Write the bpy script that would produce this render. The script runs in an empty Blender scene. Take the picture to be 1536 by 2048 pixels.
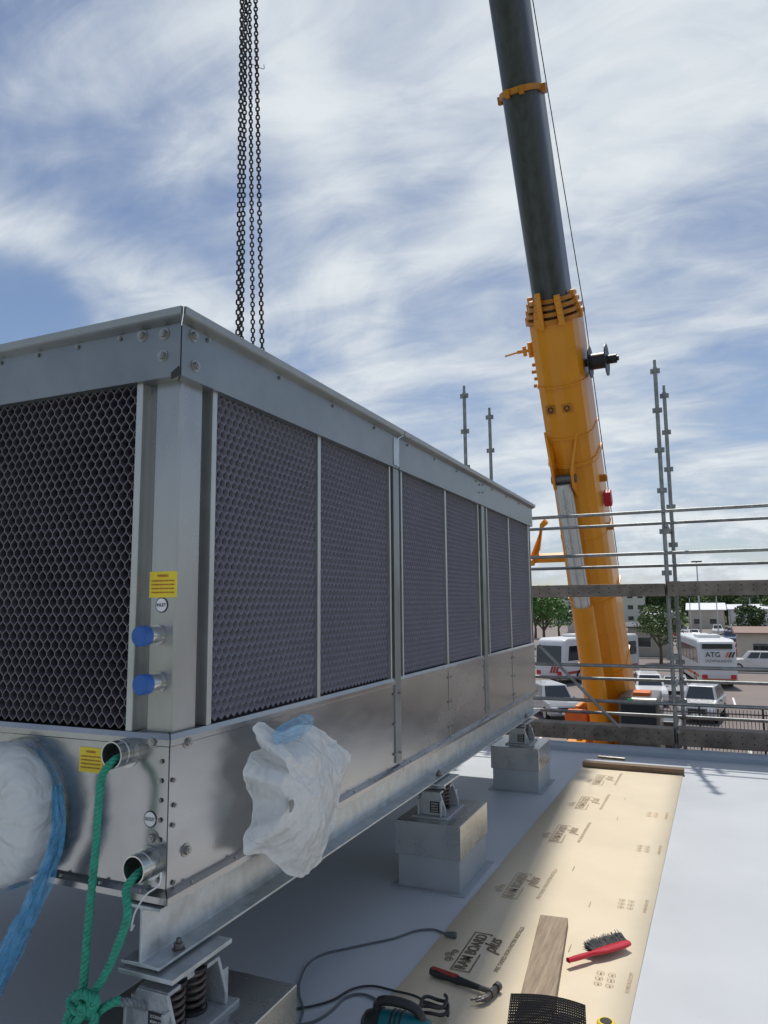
import bpy, math, random
from mathutils import Vector, Matrix, noise, Euler
random.seed(7)
R=math.radians
scene=bpy.context.scene
COL=scene.collection
V=Vector
# ------------------------------------------------------------------ camera
CAMZ=1.7; F=1440.0
YAW=R(23.6); PITCH=R(7.2); ROLL=R(-0.55)
cam_m=Matrix.Translation((0,0,CAMZ))@Matrix.Rotation(YAW,4,'Z')@Matrix.Rotation(R(90)+PITCH,4,'X')@Matrix.Rotation(ROLL,4,'Z')
cd=bpy.data.cameras.new('camera'); cam=bpy.data.objects.new('camera',cd); COL.objects.link(cam)
cam.matrix_world=cam_m; cd.sensor_fit='VERTICAL'; cd.sensor_height=24; cd.sensor_width=18; cd.lens=F*24/2048
cd.clip_start=.05; cd.clip_end=6000; scene.camera=cam
CR=cam_m.to_3x3(); CO=V((0,0,CAMZ)); CI=cam_m.inverted()
def ray(px,py): return CR@V((px-768,-(py-1024),-F))
def on(px,py,x=None,y=None,z=None):
    d=ray(px,py)
    t=(x-CO.x)/d.x if x is not None else ((y-CO.y)/d.y if y is not None else (z-CO.z)/d.z)
    return CO+d*t
def project(p):
    c=CI@V(p); return (768+F*c.x/-c.z, 1024-F*c.y/-c.z)
# ------------------------------------------------------------------ materials
MATS={}
def mat(name,col,rough=.6,metal=0,var=.12,scale=6,bump=0,bscale=80,stretch=(1,1,1),col2=None,rvar=.1,spec=.5,objcol=False,coat=0,trans=0,alpha=1,detail=6):
    m=bpy.data.materials.new(name); m.use_nodes=True; n=m.node_tree.nodes; l=m.node_tree.links
    b=n['Principled BSDF']; tc=n.new('ShaderNodeTexCoord'); mp=n.new('ShaderNodeMapping'); mp.inputs['Scale'].default_value=stretch
    l.new(tc.outputs['Object'],mp.inputs['Vector'])
    nz=n.new('ShaderNodeTexNoise'); nz.inputs['Scale'].default_value=scale; nz.inputs['Detail'].default_value=detail; nz.inputs['Roughness'].default_value=.6
    l.new(mp.outputs[0],nz.inputs['Vector'])
    mr=n.new('ShaderNodeMapRange'); mr.inputs['From Min'].default_value=.3; mr.inputs['From Max'].default_value=.7; l.new(nz.outputs['Fac'],mr.inputs['Value'])
    mx=n.new('ShaderNodeMix'); mx.data_type='RGBA'
    c2=col2 if col2 else tuple(min(1,c*(1+var)) for c in col); c1=col if col2 else tuple(c*(1-var) for c in col)
    mx.inputs[6].default_value=(*c1,1); mx.inputs[7].default_value=(*c2,1); l.new(mr.outputs[0],mx.inputs[0])
    out=mx.outputs[2]
    if objcol:
        oi=n.new('ShaderNodeObjectInfo'); m2=n.new('ShaderNodeMix'); m2.data_type='RGBA'; m2.blend_type='MULTIPLY'; m2.inputs[0].default_value=1
        l.new(out,m2.inputs[6]); l.new(oi.outputs['Color'],m2.inputs[7]); out=m2.outputs[2]
    l.new(out,b.inputs['Base Color'])
    rr=n.new('ShaderNodeMapRange'); rr.inputs['To Min'].default_value=max(.03,rough-rvar); rr.inputs['To Max'].default_value=min(1,rough+rvar)
    l.new(nz.outputs['Fac'],rr.inputs['Value']); l.new(rr.outputs[0],b.inputs['Roughness'])
    b.inputs['Metallic'].default_value=metal; b.inputs['Specular IOR Level'].default_value=spec; b.inputs['Coat Weight'].default_value=coat
    b.inputs['Transmission Weight'].default_value=trans; b.inputs['Alpha'].default_value=alpha
    if bump:
        n2=n.new('ShaderNodeTexNoise'); n2.inputs['Scale'].default_value=bscale; n2.inputs['Detail'].default_value=5; l.new(mp.outputs[0],n2.inputs['Vector'])
        bp=n.new('ShaderNodeBump'); bp.inputs['Strength'].default_value=bump; bp.inputs['Distance'].default_value=.01
        l.new(n2.outputs['Fac'],bp.inputs['Height']); l.new(bp.outputs[0],b.inputs['Normal'])
    MATS[name]=m; return m
M=MATS
mat('stainless',(.41,.405,.40),.22,.95,.18,3.5,.18,4,(1,1,1),rvar=.14)
mat('stainless_side',(.415,.41,.405),.24,.92,.18,2.2,.15,3,(1,.6,1.6),rvar=.14)
mat('post_steel',(.40,.40,.395),.30,.88,.12,4,.06,8,(1,1,.4),rvar=.12)
mat('fascia_steel',(.27,.285,.29),.38,.8,.16,3,.06,12,(1,1,1),rvar=.1)
mat('galvanised',(.52,.55,.565),.40,.70,.20,14,.05,40,rvar=.14)
mat('zinc_bright',(.52,.52,.50),.24,.95,.14,9,.10,7,rvar=.12)
mat('cap_metal',(.54,.545,.54),.28,.85,.08,5,.10,2.5,rvar=.08)
mat('trim_steel',(.50,.50,.49),.38,.75,.08,6)
mat('lip_steel',(.34,.35,.35),.42,.75,.10,6)
mat('dark_gap',(.03,.03,.035),.8,0)
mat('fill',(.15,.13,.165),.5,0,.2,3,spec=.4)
mat('fill_edge',(.17,.152,.15),.55,0,.25,9,spec=.4)
mat('fill_back',(.045,.042,.052),.8)
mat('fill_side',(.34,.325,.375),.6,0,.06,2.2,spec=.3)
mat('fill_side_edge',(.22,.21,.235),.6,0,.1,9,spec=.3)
mat('bolt',(.36,.35,.33),.35,.9,.15,30)
mat('cast_alu',(.42,.44,.45),.5,.5,.14,30,.3,90)
mat('spring',(.13,.10,.09),.5,.5,.4,20)
mat('rubber',(.025,.025,.027),.7)
mat('blue_cap',(.02,.11,.38),.45,0,.15,30)
mat('yellow_sticker',(.80,.60,.03),.5)
mat('white_paint',(.78,.78,.77),.45)
mat('ink',(.03,.03,.03),.6)
mat('board_ink',(.15,.11,.065),.7,0,.35,40); mat('board_ink_faint',(.47,.37,.255),.7); mat('board_ink_orange',(.60,.38,.21),.7)
mat('kraft',(.70,.595,.43),.55,0,.06,1.6,.10,20,rvar=.12)
mat('roof_paint',(.50,.525,.55),.5,0,.05,1.2,.06,9,rvar=.14)
mat('pier_paint',(.33,.36,.385),.6,0,.07,4,.2,9)
mat('edge_paint',(.33,.39,.45),.5,0,.06,4)
mat('chain',(.045,.038,.036),.55,.6,.4,40)
mat('crane_yellow',(.77,.30,.012),.36,0,.09,1.2,.02,8,rvar=.08,coat=.15)
mat('crane_yellow_dark',(.50,.19,.012),.5,0,.25,4)
mat('boom_grey',(.060,.066,.074),.36,.2,.25,1.5,.02,6,(6,6,.3))
mat('ram_grey',(.65,.67,.68),.3,.4,.1,4)
mat('scaffold',(.27,.28,.275),.5,.6,.35,10,.1,60)
mat('scaffold_plank',(.22,.185,.155),.65,.3,.45,5,.1,40)
mat('wood',(.19,.14,.095),.8,0,.35,5,.5,30,(9,.6,9),col2=(.43,.34,.235))
mat('wood_dark',(.10,.07,.045),.75,0,.35,5,.35,30,(.5,6,6),col2=(.24,.16,.10))
mat('green_rope',(.03,.30,.19),.6,0,.25,40)
mat('grey_rope',(.20,.22,.23),.7,0,.2,40)
mat('grey_cable',(.10,.11,.12),.45)
mat('teal',(.0,.13,.15),.4)
mat('black_plastic',(.02,.021,.022),.45)
mat('red_plastic',(.48,.012,.03),.35)
mat('bristle',(.08,.08,.08),.8,0,.3,60)
mat('hammer_red',(.36,.035,.02),.45); mat('steel_dark',(.16,.15,.14),.4,.8,.3,30)
mat('asphalt',(.21,.175,.16),.9,0,.18,.12,detail=10)
mat('grass',(.09,.12,.04),.9,0,.25,.2)
mat('line_paint',(.7,.7,.68),.6)
mat('kerb',(.42,.41,.39),.8)
mat('cream',(.55,.50,.42),.8,0,.06,.6); mat('beige',(.40,.36,.30),.8,0,.1,.5); mat('pale_render',(.62,.60,.55),.8,0,.06,.3)
mat('roof_white',(.70,.71,.72),.5,0,.06,.4); mat('roof_dark',(.09,.095,.11),.7); mat('roof_green',(.16,.22,.19),.7); mat('roof_brown',(.26,.17,.14),.7)
mat('glass_dark',(.02,.025,.03),.08,0,.1,spec=.8)
mat('car_paint',(.9,.9,.9),.25,0,.03,1,objcol=True,coat=.5)
mat('coach_paint',(.66,.67,.68),.35,0,.04,1)
mat('tyre',(.02,.02,.02),.8); mat('rim',(.45,.45,.46),.35,.8)
mat('lamp_red',(.5,.02,.02),.3); mat('lamp_clear',(.75,.76,.78),.15)
mat('orange',(.70,.15,.02),.5)
mat('coach_red',(.42,.03,.04),.35)
mat('bark',(.12,.09,.065),.9,0,.3,5)
mat('leaf_a',(.045,.085,.025),.6,0,.4,.7,objcol=True)
mat('green_light',(.05,.65,.2),.4)
mat('fence_dark',(.04,.04,.042),.6); mat('mesh_black',(.012,.012,.013),.6)
mat('blue_film',(.12,.42,.70),.18,0,.25,25,.4,30,spec=.6,alpha=.50)
def plastic(name,col,tr=.35):
    m=mat(name,col,.30,0,.04,5,0,22,rvar=.1)
    n=m.node_tree.nodes; l=m.node_tree.links; b=n['Principled BSDF']
    tc=[x for x in n if x.type=='TEX_COORD'][0]
    nzz=n.new('ShaderNodeTexNoise'); nzz.inputs['Scale'].default_value=4; l.new(tc.outputs['Object'],nzz.inputs['Vector'])
    vm=n.new('ShaderNodeMix'); vm.data_type='VECTOR'; vm.inputs[0].default_value=.5; l.new(tc.outputs['Object'],vm.inputs[4]); l.new(nzz.outputs['Color'],vm.inputs[5])
    hs=[]
    for sc in (10,28):
        v=n.new('ShaderNodeTexVoronoi'); v.feature='F1'; v.distance='EUCLIDEAN'; v.inputs['Scale'].default_value=sc; l.new(vm.outputs[1],v.inputs['Vector']); hs.append(v.outputs['Distance'])
    ad=n.new('ShaderNodeMath'); ad.operation='MULTIPLY_ADD'; ad.inputs[1].default_value=.35; l.new(hs[1],ad.inputs[0]); l.new(hs[0],ad.inputs[2])
    bp=n.new('ShaderNodeBump'); bp.inputs['Strength'].default_value=.6; bp.inputs['Distance'].default_value=.025; l.new(ad.outputs[0],bp.inputs['Height']); l.new(bp.outputs[0],b.inputs['Normal'])
    t=n.new('ShaderNodeBsdfTranslucent'); t.inputs['Color'].default_value=(*col,1); l.new(bp.outputs[0],t.inputs['Normal'])
    mx=n.new('ShaderNodeMixShader'); mx.inputs[0].default_value=tr
    o=n['Material Output']; l.new(b.outputs[0],mx.inputs[1]); l.new(t.outputs[0],mx.inputs[2]); l.new(mx.outputs[0],o.inputs['Surface'])
plastic('white_film',(.90,.90,.88),.32)
# ------------------------------------------------------------------ mesh builder
class MB:
    def __init__(s): s.v=[];s.f=[];s.m=[];s.mi=0
    def add(s,vs,fs):
        o=len(s.v); s.v.extend([tuple(p) for p in vs])
        for f in fs: s.f.append([i+o for i in f]); s.m.append(s.mi)
        return s
    def box(s,x0,x1,y0,y1,z0,z1,mtx=None):
        vs=[V((x,y,z)) for z in (z0,z1) for y in (y0,y1) for x in (x0,x1)]
        if mtx: vs=[mtx@p for p in vs]
        return s.add(vs,[(0,2,3,1),(4,5,7,6),(0,1,5,4),(2,6,7,3),(0,4,6,2),(1,3,7,5)])
    def frame(s,d):
        d=V(d).normalized(); a=V((0,0,1)) if abs(d.z)<.9 else V((1,0,0))
        u=d.cross(a).normalized(); return u,d.cross(u).normalized()
    def cyl(s,p0,p1,r0,r1=None,n=16,cap=True):
        r1=r0 if r1 is None else r1; p0=V(p0);p1=V(p1);u,w=s.frame(p1-p0)
        vs=[p+ (u*math.cos(2*math.pi*i/n)+w*math.sin(2*math.pi*i/n))*r for p,r in((p0,r0),(p1,r1)) for i in range(n)]
        fs=[(i,(i+1)%n,n+(i+1)%n,n+i) for i in range(n)]
        if cap: fs+= [tuple(range(n))[::-1],tuple(range(n,2*n))]
        return s.add(vs,fs)
    def tube(s,pts,r,n=8,closed=False,cap=True):
        pts=[V(p) for p in pts]; k=len(pts); vs=[];u=None
        for i,p in enumerate(pts):
            a=pts[(i-1)%k] if (closed or i>0) else p; b=pts[(i+1)%k] if (closed or i<k-1) else p
            d=(b-a).normalized()
            if u is None: u,_=s.frame(d)
            u=(u-d*u.dot(d)).normalized(); w=d.cross(u)
            rr=r[i] if isinstance(r,(list,tuple)) else r
            vs+=[p+(u*math.cos(2*math.pi*j/n)+w*math.sin(2*math.pi*j/n))*rr for j in range(n)]
        fs=[]
        for i in range(k if closed else k-1):
            for j in range(n):
                a=i*n;b=((i+1)%k)*n; fs.append((a+j,a+(j+1)%n,b+(j+1)%n,b+j))
        if cap and not closed: fs+=[tuple(range(n))[::-1],tuple(range((k-1)*n,k*n))]
        return s.add(vs,fs)
    def lathe(s,p,d,prof,n=24,cap=True):
        p=V(p);d=V(d).normalized();u,w=s.frame(d); vs=[]
        for h,r in prof: vs+=[p+d*h+(u*math.cos(2*math.pi*j/n)+w*math.sin(2*math.pi*j/n))*r for j in range(n)]
        fs=[(i*n+j,i*n+(j+1)%n,(i+1)*n+(j+1)%n,(i+1)*n+j) for i in range(len(prof)-1) for j in range(n)]
        if cap: fs+=[tuple(range(n))[::-1],tuple(range((len(prof)-1)*n,len(prof)*n))]
        return s.add(vs,fs)
    def prism(s,poly,d,mtx=None):
        n=len(poly); a=[V(p) for p in poly]; vs=a+[p+V(d) for p in a]
        if mtx: vs=[mtx@p for p in vs]
        return s.add(vs,[tuple(range(n))[::-1],tuple(range(n,2*n))]+[(i,(i+1)%n,n+(i+1)%n,n+i) for i in range(n)])
    def quad(s,a,b,c,d): return s.add([a,b,c,d],[(0,1,2,3)])
    def mesh(s,mats,inv=None,smooth=False,name='m'):
        me=bpy.data.meshes.new(name); vs=[tuple(inv@V(p)) for p in s.v] if inv else s.v
        me.from_pydata(vs,[],s.f)
        for mm in (mats if isinstance(mats,(list,tuple)) else [mats]): me.materials.append(M[mm])
        me.polygons.foreach_set('material_index',s.m)
        if smooth:
            me.polygons.foreach_set('use_smooth',[True]*len(me.polygons))
            if smooth!=2:
                try: me.set_sharp_from_angle(angle=R(38))
                except Exception: pass
        me.update(); return me
    def build(s,name,mats,parent=None,smooth=False,bevel=0,solid=0):
        inv=None
        if parent:
            W=Matrix(); p=parent
            while p: W=p.matrix_basis@W; p=p.parent
            inv=W.inverted()
        me=s.mesh(mats,inv,smooth,name); o=bpy.data.objects.new(name,me); COL.objects.link(o)
        if parent: o.parent=parent
        if solid: mo=o.modifiers.new('s','SOLIDIFY'); mo.thickness=solid; mo.offset=0
        if bevel: mo=o.modifiers.new('b','BEVEL'); mo.width=bevel; mo.segments=2; mo.limit_method='ANGLE'; mo.angle_limit=R(40)
        return o
def tag(o,label=None,cat=None,group=None,kind=None):
    if label:o['label']=label
    if cat:o['category']=cat
    if group:o['group']=group
    if kind:o['kind']=kind
    return o
def empty(name,loc,label,cat,group=None,rz=0):
    o=bpy.data.objects.new(name,None); COL.objects.link(o); o.location=loc; o.rotation_euler=(0,0,rz); o.empty_display_size=.1
    return tag(o,label,cat,group)
def kids(o): return [c for c in COL.objects if c.parent==o]
def dup(root,loc,rz,label=None,group=None,color=None,scale=None):
    def cp(o,par):
        c=o.copy(); COL.objects.link(c)
        if par: c.parent=par
        if color: c.color=color
        for ch in kids(o): cp(ch,c)
        return c
    r=cp(root,None); r.location=loc; r.rotation_euler=(0,0,rz)
    if scale: r.scale=scale
    if label:r['label']=label
    if group:r['group']=group
    return r
def text(s,size,matname,parent,mtx,name='lettering',bold=False,ext=.0008,shear=0,width=None):
    cu=bpy.data.curves.new('t','FONT'); cu.body=s; cu.size=size; cu.align_x='CENTER'; cu.align_y='CENTER'; cu.extrude=ext; cu.shear=shear
    if bold: cu.offset=size*.012
    ob=bpy.data.objects.new('t',cu); COL.objects.link(ob); bpy.context.view_layer.update()
    dg=bpy.context.evaluated_depsgraph_get(); me=bpy.data.meshes.new_from_object(ob.evaluated_get(dg))
    bpy.data.objects.remove(ob)
    if width:
        xs=[v.co.x for v in me.vertices]; k=width/(max(xs)-min(xs)); me.transform(Matrix.Diagonal((k,1,1,1)))
    W=Matrix(); p=parent
    while p: W=p.matrix_basis@W; p=p.parent
    me.transform(W.inverted()@mtx); me.materials.clear(); me.materials.append(M[matname])
    o=bpy.data.objects.new(name,me); COL.objects.link(o); o.parent=parent; return o
def fr(o,x,y):
    x=V(x).normalized();y=V(y).normalized();z=x.cross(y).normalized();y=z.cross(x)
    m=Matrix((x,y,z)).transposed().to_4x4(); m.translation=V(o); return m
FX=lambda p: fr(p,(0,1,0),(0,0,1))
FY=lambda p: fr(p,(1,0,0),(0,0,1))
def spline(pts,n=8):
    pts=[V(p) for p in pts]; out=[]
    P=[pts[0]*2-pts[1]]+pts+[pts[-1]*2-pts[-2]]
    for i in range(1,len(P)-2):
        a,b,c,d=P[i-1:i+3]
        for k in range(n):
            t=k/n; out.append(.5*((2*b)+(c-a)*t+(2*a-5*b+4*c-d)*t*t+(3*b-a-3*c+d)*t**3))
    out.append(pts[-1]); return out
# ------------------------------------------------------------------ world + sun
SUN=V((-.085,.43,1)).normalized()
w=bpy.data.worlds.new('World'); scene.world=w; w.use_nodes=True
n=w.node_tree.nodes; l=w.node_tree.links; n.clear()
out=n.new('ShaderNodeOutputWorld'); sky=n.new('ShaderNodeTexSky'); sky.sky_type='NISHITA'; sky.sun_disc=False
sky.sun_elevation=math.asin(SUN.z); sky.sun_rotation=math.atan2(SUN.x,SUN.y); sky.air_density=1.0; sky.dust_density=.4; sky.ozone_density=2.0
b1=n.new('ShaderNodeBackground'); b1.inputs[1].default_value=.096
tint=n.new('ShaderNodeMix'); tint.data_type='RGBA'; tint.blend_type='MULTIPLY'; tint.inputs[0].default_value=1; tint.inputs[7].default_value=(1.04,1.0,1.0,1)
l.new(sky.outputs[0],tint.inputs[6]); l.new(tint.outputs[2],b1.inputs[0])
tc=n.new('ShaderNodeTexCoord'); sep=n.new('ShaderNodeSeparateXYZ'); l.new(tc.outputs['Generated'],sep.inputs[0])
def mth(op,a,b=None,c=None,clamp=False):
    x=n.new('ShaderNodeMath'); x.operation=op; x.use_clamp=clamp
    for i,q in enumerate((a,b,c)):
        if q is None: continue
        if isinstance(q,(int,float)): x.inputs[i].default_value=q
        else: l.new(q,x.inputs[i])
    return x.outputs[0]
den=mth('ADD',mth('MAXIMUM',sep.outputs[2],0),.22)
cx=mth('DIVIDE',sep.outputs[0],den); cy=mth('DIVIDE',sep.outputs[1],den)
cmb=n.new('ShaderNodeCombineXYZ'); l.new(cx,cmb.inputs[0]); l.new(cy,cmb.inputs[1])
def nz(scale,detail,rough,dist,rot,sc,off=(0,0,0),src=None):
    mp=n.new('ShaderNodeMapping'); mp.inputs['Rotation'].default_value=(0,0,R(rot)); mp.inputs['Scale'].default_value=sc; mp.inputs['Location'].default_value=off
    l.new(src if src else cmb.outputs[0],mp.inputs['Vector']); t=n.new('ShaderNodeTexNoise'); t.inputs['Scale'].default_value=scale; t.inputs['Detail'].default_value=detail
    t.inputs['Roughness'].default_value=rough; t.inputs['Distortion'].default_value=dist; l.new(mp.outputs[0],t.inputs['Vector']); return t.outputs['Fac']
n1=nz(1.25,10,.56,.8,-30,(1,1.7,1),(3.1,1.7,0)); n2=nz(4.2,12,.58,.8,-35,(1,2.0,1),(7,2,0)); n3=nz(2.6,8,.6,.3,20,(1,1,1),(1,9,0))
n4=nz(11,9,.6,.1,0,(1,1,1.9),(2,5,0),tc.outputs['Generated'])
base_=mth('ADD',mth('MULTIPLY',n1,.70),mth('MULTIPLY',n2,.30))
dens=mth('ADD',mth('MULTIPLY',mth('SUBTRACT',base_,.5),1.35),.535)
def mask(px,py,inner,outer,amt):
    d=ray(px,py).normalized(); vm=n.new('ShaderNodeVectorMath'); vm.operation='DOT_PRODUCT'; l.new(tc.outputs['Generated'],vm.inputs[0]); vm.inputs[1].default_value=d
    mr=n.new('ShaderNodeMapRange'); mr.interpolation_type='SMOOTHSTEP'; mr.inputs['From Min'].default_value=math.cos(R(outer)); mr.inputs['From Max'].default_value=math.cos(R(inner))
    mr.inputs['To Min'].default_value=0; mr.inputs['To Max'].default_value=amt; l.new(vm.outputs['Value'],mr.inputs['Value']); return mr.outputs[0]
def streak(p,q,wd,amt,ex=6):
    a=ray(*p).normalized();b=ray(*q).normalized();nn=a.cross(b).normalized();c=(a+b).normalized();half=math.degrees(a.angle(b))/2
    vm=n.new('ShaderNodeVectorMath'); vm.operation='DOT_PRODUCT'; l.new(tc.outputs['Generated'],vm.inputs[0]); vm.inputs[1].default_value=nn
    ab=mth('ABSOLUTE',vm.outputs['Value'])
    mr=n.new('ShaderNodeMapRange'); mr.interpolation_type='SMOOTHSTEP'; mr.inputs['From Min'].default_value=math.sin(R(wd)); mr.inputs['From Max'].default_value=0; mr.inputs['To Max'].default_value=1; l.new(ab,mr.inputs['Value'])
    vm2=n.new('ShaderNodeVectorMath'); vm2.operation='DOT_PRODUCT'; l.new(tc.outputs['Generated'],vm2.inputs[0]); vm2.inputs[1].default_value=c
    m2=n.new('ShaderNodeMapRange'); m2.interpolation_type='SMOOTHSTEP'; m2.inputs['From Min'].default_value=math.cos(R(half+ex)); m2.inputs['From Max'].default_value=math.cos(R(half*.6)); m2.inputs['To Max'].default_value=amt; l.new(vm2.outputs['Value'],m2.inputs['Value'])
    return mth('MULTIPLY',mr.outputs[0],m2.outputs[0])
for k in [mask(60,270,3,15,-.13),mask(30,650,1,6,-.26),mask(680,540,1,6,-.08),mask(1480,640,3,13,-.08),mask(900,600,1,9,-.12),mask(380,330,2,9,-.05),mask(260,80,2,10,.07),
          mask(860,180,6,26,.15),mask(1450,120,5,20,.11),mask(1000,850,5,20,.07),mask(700,620,1,5,.14),mask(420,40,3,10,.06),mask(1430,880,5,16,.07),
          streak((0,460),(480,650),4.5,.24),streak((600,570),(1000,430),4,.18),streak((950,460),(1536,160),6,.13),streak((560,0),(680,420),5,.10),streak((0,180),(420,40),4,.08),streak((200,420),(520,260),3,.07)]:
    dens=mth('ADD',dens,k)
hz=n.new('ShaderNodeMapRange'); hz.inputs['From Min'].default_value=.32; hz.inputs['From Max'].default_value=0; hz.inputs['To Min'].default_value=0; hz.inputs['To Max'].default_value=.12; l.new(sep.outputs[2],hz.inputs['Value'])
dens=mth('ADD',dens,hz.outputs[0])
hq=n.new('ShaderNodeMapRange'); hq.interpolation_type='SMOOTHSTEP'; hq.inputs['From Min'].default_value=.20; hq.inputs['From Max'].default_value=.05; hq.inputs['To Max'].default_value=1.7; l.new(sep.outputs[2],hq.inputs['Value'])
dens=mth('ADD',dens,mth('MULTIPLY',hq.outputs[0],mth('SUBTRACT',n4,.48)))
cf=n.new('ShaderNodeMapRange'); cf.interpolation_type='SMOOTHSTEP'; cf.inputs['From Min'].default_value=.28; cf.inputs['From Max'].default_value=.84; cf.inputs['To Max'].default_value=.97; l.new(dens,cf.inputs['Value'])
cc=n.new('ShaderNodeMix'); cc.data_type='RGBA'; cc.inputs[6].default_value=(.37,.46,.63,1); cc.inputs[7].default_value=(.90,.96,1,1)
sh=n.new('ShaderNodeMapRange'); sh.inputs['From Min'].default_value=.42; sh.inputs['From Max'].default_value=.80; l.new(mth('ADD',mth('MULTIPLY',dens,.75),mth('MULTIPLY',n3,.25)),sh.inputs['Value']); l.new(sh.outputs[0],cc.inputs[0])
b2=n.new('ShaderNodeBackground'); b2.inputs[1].default_value=.86; l.new(cc.outputs[2],b2.inputs[0])
ms=n.new('ShaderNodeMixShader'); l.new(cf.outputs[0],ms.inputs[0]); l.new(b1.outputs[0],ms.inputs[1]); l.new(b2.outputs[0],ms.inputs[2]); l.new(ms.outputs[0],out.inputs[0])
sd=bpy.data.lights.new('sun','SUN'); sd.energy=3.5; sd.angle=R(.8); sd.color=(1,.955,.88); so=bpy.data.objects.new('sun',sd); COL.objects.link(so)
so.rotation_euler=(-SUN).to_track_quat('-Z','Y').to_euler(); so.location=(0,0,30)
scene.view_settings.view_transform='Standard'; scene.view_settings.look='None'; scene.view_settings.exposure=0
# ------------------------------------------------------------------ roof
ZG=-4.6
mb=MB(); mb.box(-9,5,-4,8.62,ZG,0); tag(mb.build('roof','roof_paint'),kind='structure')
mb=MB(); mb.box(-9,5,8.62,8.86,ZG,.07); tag(mb.build('roof_edge','edge_paint',bevel=.02),kind='structure')
mb=MB(); s=2500; mb.quad((-s,-200,ZG),(s,-200,ZG),(s,4500,ZG),(-s,4500,ZG)); tag(mb.build('ground','grass'),kind='structure')
mb=MB(); mb.quad((-90,9,ZG+.02),(120,9,ZG+.02),(120,190,ZG+.02),(-90,190,ZG+.02)); tag(mb.build('car_park','asphalt'),kind='structure')
# ------------------------------------------------------------------ cooling unit
xf=-1.585; yf=1.9; yb=7.4; xl=-4.56; zb=.783; zt=2.688; zm=1.283; zp=2.470
U=empty('cooling_tower',(xf-1.5,(yf+yb)/2,zb),'long stainless steel cooling tower with dark honeycomb louvre panels, raised on steel beams','cooling tower')
def honey(P,ax,nrm,length,z0,z1,depth,mb,rw=.0010,slope=.25,shift=0.0,cell=(.036,.0155,.0125)):
    P=V(P);ax=V(ax);nrm=V(nrm)
    W,S,Vv=cell; nc=int(length/(W/2)); W=2*length/nc; rows=int((z1-z0)/(S+Vv))+1
    def q(i,z,d): return P+ax*(i*W/2+d*shift)+nrm*d+V((0,0,z-d*slope))
    def rib(a,b,t):
        d=(b-a).normalized(); c=d.cross(nrm).normalized()*t; mb.mi=1; mb.add([a-c-nrm*.001,b-c-nrm*.001,b+c-nrm*.001,a+c-nrm*.001],[(0,1,2,3)]); mb.mi=0
    for r in range(rows):
        z=z0+r*(S+Vv)
        for i in range(nc):
            za=z+(S if (i+r)%2 else 0); zb_=z+(S if (i+1+r)%2 else 0)
            if max(za,zb_)>z1: continue
            mb.quad(q(i,za,0),q(i+1,zb_,0),q(i+1,zb_,depth),q(i,za,depth)); rib(q(i,za,0),q(i+1,zb_,0),rw)
        for i in range(nc+1):
            if (i+r)%2:
                a=z+S;b=min(z+S+Vv,z1)
                if b<=a: continue
                mb.quad(q(i,a,0),q(i,b,0),q(i,b,depth),q(i,a,depth)); rib(q(i,a,0),q(i,b,0),rw*1.3)
side=[(2.11,2.87),(2.90,3.69),(3.89,4.67),(4.70,5.46),(5.74,6.46),(6.49,7.27)]
for a,b in side:
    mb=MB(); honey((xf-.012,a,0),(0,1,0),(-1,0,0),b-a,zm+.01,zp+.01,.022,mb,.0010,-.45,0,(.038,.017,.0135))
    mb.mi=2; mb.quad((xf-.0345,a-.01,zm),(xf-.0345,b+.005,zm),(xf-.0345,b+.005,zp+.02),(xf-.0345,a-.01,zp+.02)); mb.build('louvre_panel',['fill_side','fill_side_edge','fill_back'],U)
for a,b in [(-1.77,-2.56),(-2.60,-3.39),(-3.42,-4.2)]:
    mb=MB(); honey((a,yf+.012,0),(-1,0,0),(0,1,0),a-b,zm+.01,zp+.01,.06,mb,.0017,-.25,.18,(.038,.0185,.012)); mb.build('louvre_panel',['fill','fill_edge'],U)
mb=MB(); mb.box(xl+.1,xf-.085,yf+.085,yb-.05,zm-.02,zp+.1); mb.build('inner_casing','dark_gap',U)
def bx(name,m,x0,x1,y0,y1,z0,z1,bev=.003,par=U):
    mb=MB(); mb.box(x0,x1,y0,y1,z0,z1); return mb.build(name,m,par,bevel=bev)
mb=MB(); mb.box(-1.712,-1.600,1.928,2.05,zm,zp+.02); mb.build('corner_post','post_steel',U,bevel=.008)
bx('panel_trim','trim_steel',xf-.055,xf+.004,2.082,2.108,zm+.006,zp)
bx('panel_trim','trim_steel',-1.768,-1.741,yf-.004,yf+.055,zm+.006,zp)
bx('inner_casing','post_steel',-1.755,-1.715,yf+.04,yf+.06,zm,zp); bx('inner_casing','fascia_steel',xf-.06,xf-.045,2.055,2.08,zm,zp)
for a in (2.872,4.672,6.462): bx('panel_divider','trim_steel',xf-.03,xf+.002,a,a+.026,zm,zp)
for a in (-2.598,-3.418): bx('panel_divider','trim_steel',a,a+.026,yf-.002,yf+.03,zm,zp)
for a,b in ((3.692,3.888),(5.462,5.738)):
    bx('side_post','post_steel',xf-.08,xf-.032,a,b,zm,zp)
    bx('panel_trim','trim_steel',xf-.05,xf+.006,a+.003,a+.018,zm,zp); bx('panel_trim','trim_steel',xf-.05,xf+.006,b-.02,b-.003,zm,zp)
    bx('side_post','fascia_steel',xf-.06,xf+.010,(a+b)/2-.045,(a+b)/2+.035,zb+.05,zp+.1)
bx('panel_trim','trim_steel',xf-.05,xf+.004,7.275,7.31,zm,zp)
bx('corner_post','post_steel',-1.74,-1.62,7.27,7.39,zm,zp)
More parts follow.
